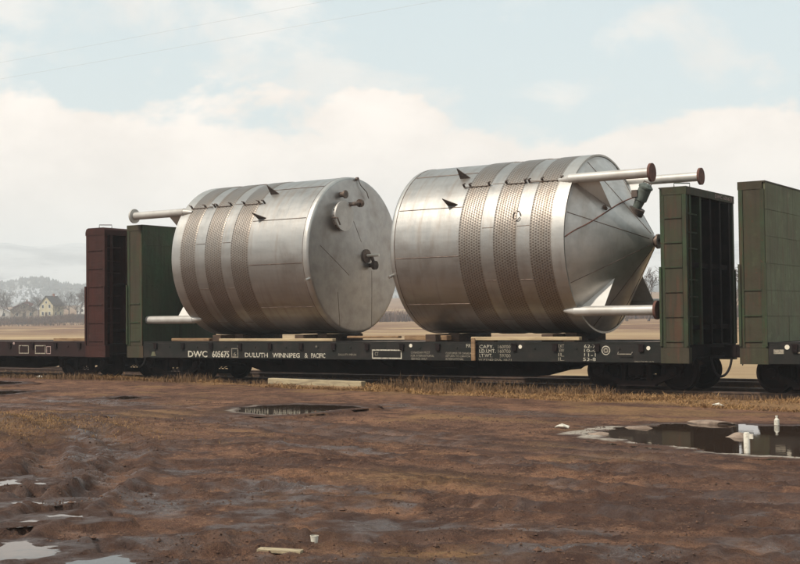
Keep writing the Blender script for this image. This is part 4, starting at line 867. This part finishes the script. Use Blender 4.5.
# ------------------------------------------------------------------ houses, trees and scrub across the field
def pol(u, r):   # bearing in degrees from the +Y axis, range
    return (r * math.sin(R_(u)), r * math.cos(R_(u)))
def house(label, x, y, w, d, eave, ridge, rz, wall, roof, z=None, chimney=True, group='houses at the foot of the hill', winm=None):
    z = zt(x, y) - 0.3 if z is None else z
    t = thing('house', label, 'house', (x, y, z), rz, group)
    wl = MB().prism([(-w / 2, -d / 2, 0), (w / 2, -d / 2, 0), (w / 2, -d / 2, eave), (0, -d / 2, ridge), (-w / 2, -d / 2, eave)], (0, d, 0)); wl.build('wall', wall, t)
    rf = link('roof', None, t); o_ = 0.45
    sl_ = (ridge - eave) / (w / 2)
    for s in (-1, 1):
        MB().prism([(0, -d / 2 - o_, ridge + 0.02), (s * (w / 2 + o_), -d / 2 - o_, eave - sl_ * o_ + 0.02), (s * (w / 2 + o_), -d / 2 - o_, eave - sl_ * o_ + 0.2), (0, -d / 2 - o_, ridge + 0.22)], (0, d + 2 * o_, 0)).build('roof_slope', roof, rf)
    if chimney: MB().bb(-0.35, 0.35, d * .15, d * .15 + 0.7, ridge - 0.6, ridge + 1.1).build('chimney', BRICKM, rf)
    for xx in (-w * .25, w * .25):
        for zz in ([1.2] if eave < 4 else [1.2, 3.9]):
            wf = MB().bb(xx - .55, xx + .55, -d / 2 - .06, -d / 2 - .01, zz, zz + 1.5).build('window', TRIMW, t)
            MB().bb(xx - .43, xx + .43, -d / 2 - .09, -d / 2 - .062, zz + .12, zz + 1.38).build('pane', GLASSD, wf)
    if ridge - eave > 2: wf = MB().bb(-.45, .45, -d / 2 - .06, -d / 2 - .01, eave + .4, eave + 1.5).build('window', TRIMW, t); MB().bb(-.33, .33, -d / 2 - .09, -d / 2 - .062, eave + .5, eave + 1.4).build('pane', GLASSD, wf)
    for yy in (-d * .25, d * .2):
        for s in (-1, 1):
            wf = MB().bb(s * (w / 2 + .01), s * (w / 2 + .06), yy - .5, yy + .5, 1.2, 2.6).build('window', TRIMW, t)
            MB().bb(s * (w / 2 + .062), s * (w / 2 + .09), yy - .38, yy + .38, 1.32, 2.48).build('pane', GLASSD, wf)
    MB().bb(-.5, .5, -d / 2 - .08, -d / 2 - .01, 0.3, 2.4).build('door', TRIMD, t)
    return t
BRICKM = M('chimney_brick', (0.22, 0.09, 0.06), None, 0.9); TRIMW = M('white_trim', (0.7, 0.68, 0.62), None, 0.7); TRIMD = M('dark_door', (0.06, 0.04, 0.03), None, 0.7)
GLASSD = M('window_glass', (0.03, 0.035, 0.04), None, 0.15, spec=0.5)
H = lambda n, c, c2=None: M(n, c, c2 or tuple(k * .85 for k in c), 0.85, 0, 0.8)
CREAM = H('cream_siding', (0.46, 0.40, 0.26)); BEIGE = H('beige_siding', (0.38, 0.31, 0.24)); GREYH = H('grey_siding', (0.42, 0.40, 0.38)); WHITEH = H('white_siding', (0.72, 0.70, 0.66))
ROOFD = H('dark_roof', (0.055, 0.048, 0.048)); ROOFR = H('brown_roof', (0.16, 0.085, 0.065)); ROOFS = H('snowy_roof', (0.72, 0.72, 0.74)); REDH = H('red_siding', (0.22, 0.075, 0.055))
house('cream two storey house with dark gable roof beyond the field', -387, 333, 6.2, 7.0, 5.3, 8.6, R_(14), CREAM, ROOFD)
house('beige low building with dark roof left of the cream house', -396, 327, 10.0, 7, 3.6, 6.0, R_(50), BEIGE, ROOFD, chimney=False)
house('brown roofed house upslope at far left', -452, 375, 12, 8, 4.0, 6.4, R_(52), REDH, ROOFR)
house('white house at the left edge of the field', -410, 326, 9, 7, 3.0, 5.2, R_(48), WHITEH, ROOFS, chimney=False)
house('snow roofed house upslope between trees', -440, 372, 8, 7, 3.6, 6.0, R_(46), GREYH, ROOFS)
house('snow roofed house behind the bare tree', -418, 380, 9, 7, 3.6, 6.0, R_(40), WHITEH, ROOFS)
house('grey two storey house upslope right of the cream house', -402, 388, 7, 7, 4.6, 7.4, R_(25), GREYH, ROOFD)
house('small red house upslope above the beige building', -428, 366, 7, 6, 3.2, 5.6, R_(58), REDH, ROOFS, chimney=False)
house('beige house with brown roof near the left edge', -440, 348, 9, 7, 3.8, 6.2, R_(35), BEIGE, ROOFR)
house('pale house half hidden by the brown bulkhead', -372, 352, 8, 7, 3.6, 6.0, R_(55), GREYH, ROOFD, chimney=False)
house('white house seen between the two tanks', -232, 325, 9, 7, 3.6, 6.0, R_(30), WHITEH, ROOFS, chimney=False)
house('pale low shed seen between the two tanks', -219, 300, 8, 5, 2.6, 3.8, R_(30), WHITEH, ROOFD, chimney=False)

def tree_meshes(seed, h):
    rnd = random.Random(seed); tr = MB(); cr = MB()
    def grow(p, d, L, r, lev):
        pts = [p]; q = p
        for k in range(3):
            d = (d + Vector((rnd.gauss(0, .12), rnd.gauss(0, .12), rnd.gauss(0.03, .06)))).normalized(); q = q + d * L / 3; pts.append(q)
        rs = [r * (1 - .18 * k) for k in range(4)]
        (tr if lev == 0 else cr).path(pts, rs, 6 if lev == 0 else (4 if lev < 2 else 3), False)
        if lev == 4: return
        for k in range([6, 4, 4, 4][lev]):
            a = rnd.random() * 6.28; sp = rnd.uniform(.45, 1.0); o = d.orthogonal().normalized(); o = Matrix.Rotation(a, 3, d) @ o
            b = pts[rnd.choice([1, 2, 3, 3])] if lev else pts[rnd.choice([2, 3, 3])]
            grow(b, (d + o * sp + Vector((0, 0, .1))).normalized(), L * rnd.uniform(.55, .8), max(rs[-1] * .62, 0.03), lev + 1)
    grow(Vector((0, 0, -0.3)), Vector((0, 0, 1)), h * .36, h * .022, 0)
    return tr.mesh('trunk', BARK, True), cr.mesh('crown', BARK)
TREES = [tree_meshes(s_, 10.0) for s_ in (1, 2, 3)]
tree_spots = [  # bearing from the first wire, range, height, label
    (-48.6, 500, 13, 'tall bare tree right of the cream house'), (-47.7, 470, 12, 'bare tree beside the brown bulkhead'), (-48.1, 540, 16, 'broad bare tree behind the cream house'),
    (-50.4, 505, 9, 'bare tree close left of the cream house'), (-51.4, 520, 11, 'bare tree by the white house at the left'), (-49.8, 560, 12, 'bare tree above the cream house roof'),
    (-52.2, 480, 10, 'bare tree at the far left edge'), (-47.2, 430, 12, 'bare tree half behind the brown bulkhead'), (-50.9, 460, 7, 'small bare tree before the beige building'),
    (-51.9, 505, 12, 'bare tree above the white house at the far left'), (-51.0, 545, 14, 'tall bare tree above the beige building'), (-49.2, 470, 8, 'small bare tree in front of the cream house right wall'), (-48.2, 455, 11, 'dense bare tree low at the brown bulkhead'), (-47.5, 520, 15, 'tall bare tree rising beside the brown bulkhead'), (-50.1, 480, 7, 'small bare tree before the cream house gable'), (-52.4, 560, 14, 'tall bare tree at the far left edge'),
    (-36.2, 340, 9, 'bare tree between the tanks by the white house'), (-35.2, 300, 8, 'bare tree low behind the right tank'),
    (-22.7, 205, 11, 'bare tree showing beside the cone end'), (-21.9, 190, 10, 'bare tree behind the cone outlet'), (-23.6, 215, 12, 'bare tree behind the lower leg of the right tank'),
    (-18.9, 200, 10.5, 'bare tree in the gap between the green bulkheads'), (-18.2, 215, 11, 'bare tree just right of the bulkhead gap'), (-19.7, 230, 12, 'bare tree left in the bulkhead gap')]
proto = []
for i, (b_, r_, h_, lab) in enumerate(tree_spots):
    x, y = pol(b_, r_)
    if i < 3:
        t = thing('bare_tree', lab, 'tree', (x, y, zt(x, y) - .1), 0, 'bare trees across the field'); link('trunk', TREES[i][0], t); link('crown', TREES[i][1], t); proto.append(t)
    else:
        t = copy_tree(proto[i % 3]); t.location = (x, y, zt(x, y) - .1); t['label'] = lab; t.rotation_euler = (0, 0, i * 1.7)
    t.scale = (h_ / 10 * 1.1, h_ / 10 * 1.1, h_ / 10)
# scrub at the field edge: thin twigs
def scrub(name, bearings, ranges, n, hmax, mat):
    b = np.radians(rng.uniform(*bearings, n)); r = rng.uniform(*ranges, n); x, y = r * np.sin(b), r * np.cos(b)
    cl = fbm(x * .06, y * .08, 4); k = rng.random(n) < np.clip(.5 + 1.6 * cl, .04, 1); x, y, cl = x[k], y[k], cl[k]
    z = ztv(x, y); m = len(x)
    blades(name, x, y, z - .1, hmax * (.25 + .75 * rng.random(m)) * (.6 + np.clip(cl, 0, .5)), .05 + .05 * rng.random(m), .6, mat)
scrub('scrub', (-56, -44), (395, 500), 45000, 3.0, SHRUB)
scrub('scrub', (-44, -10), (255, 340), 45000, 3.2, SHRUB)
scrub('scrub', (-56, -44), (330, 395), 7000, 1.4, SHRUB)
# wooded hillside: rough crowns
def hill_woods():
    n = 34000; th = rng.uniform(R_(-60), R_(-8), n); t = rng.random(n) ** .8 * .84; r = 1250 + 650 * t; x, y = r * np.sin(th), r * np.cos(th)
    ti = np.clip((t * 25), 0, 24.99); ji = np.clip((np.degrees(th) + 84) / 108 * 259, 0, 258.99); z = HZ[ti.astype(int), ji.astype(int)]
    k = fbm(x * .006, y * .012, 4) > -.22 - .3 * rng.random(n); x, y, z = x[k], y[k], z[k]; n = len(x)
    hh = rng.uniform(3.0, 6.5, n); ww = hh * rng.uniform(.22, .45, n)
    base = np.array([(1, 0, .45), (0, 1, .5), (-1, 0, .42), (0, -1, .5), (0, 0, 1.0), (0, 0, -0.1)]); fc = np.array([(0, 1, 4), (1, 2, 4), (2, 3, 4), (3, 0, 4), (1, 0, 5), (2, 1, 5), (3, 2, 5), (0, 3, 5)])
    V = base[None] * np.stack([ww, ww, hh], -1)[:, None] * rng.uniform(.6, 1.4, (n, 6, 1)) + np.stack([x, y, z - 1.0], -1)[:, None]
    link('hill_woods', np_mesh('hill_woods', V.reshape(-1, 3), (fc[None] + (np.arange(n) * 6)[:, None, None]).reshape(-1, 3), WOODM, False), kind='stuff')
WOODM = M('bare_woods', (0.06, 0.060, 0.062), (0.10, 0.09, 0.085), 0.95, 0, 0.02, c3=(0.05, 0.06, 0.05), s3=0.03, lo3=.58, hi3=.66)
hill_woods()

# overhead wires
WIRE = M('wire', (0.5, 0.5, 0.5), None, 0.6)
for k, (z0, y0) in enumerate(((9.72, 25.0), (9.22, 25.0))):
    pts = [(-150 + 4 * i, y0, z0 - 0.006 * (i - 20) ** 0 + 0.10 * math.sin(i * .16)) for i in range(52)]
    tag(MB().path(pts, 0.0024, 6).build('overhead_wire', WIRE), ['upper thin wire crossing the sky at the upper left', 'lower thin wire crossing the sky at the upper left'][k], 'wire', 'overhead wires')

# ------------------------------------------------------------------ haze
hz = MB().bb(-4250, 4250, -4250, 4250, -2.0, 270).build('haze', None, kind='stuff')
hm = bpy.data.materials.new('haze'); hm.use_nodes = True; hm.node_tree.nodes.clear()
pv = node(hm.node_tree, 'ShaderNodeVolumePrincipled', {'Color': (0.90, 0.95, 0.985, 1), 'Density': 5.4e-4, 'Anisotropy': 0.0})
node(hm.node_tree, 'ShaderNodeOutputMaterial', {'Volume': pv.outputs[0]})
hz.data.materials.append(hm)
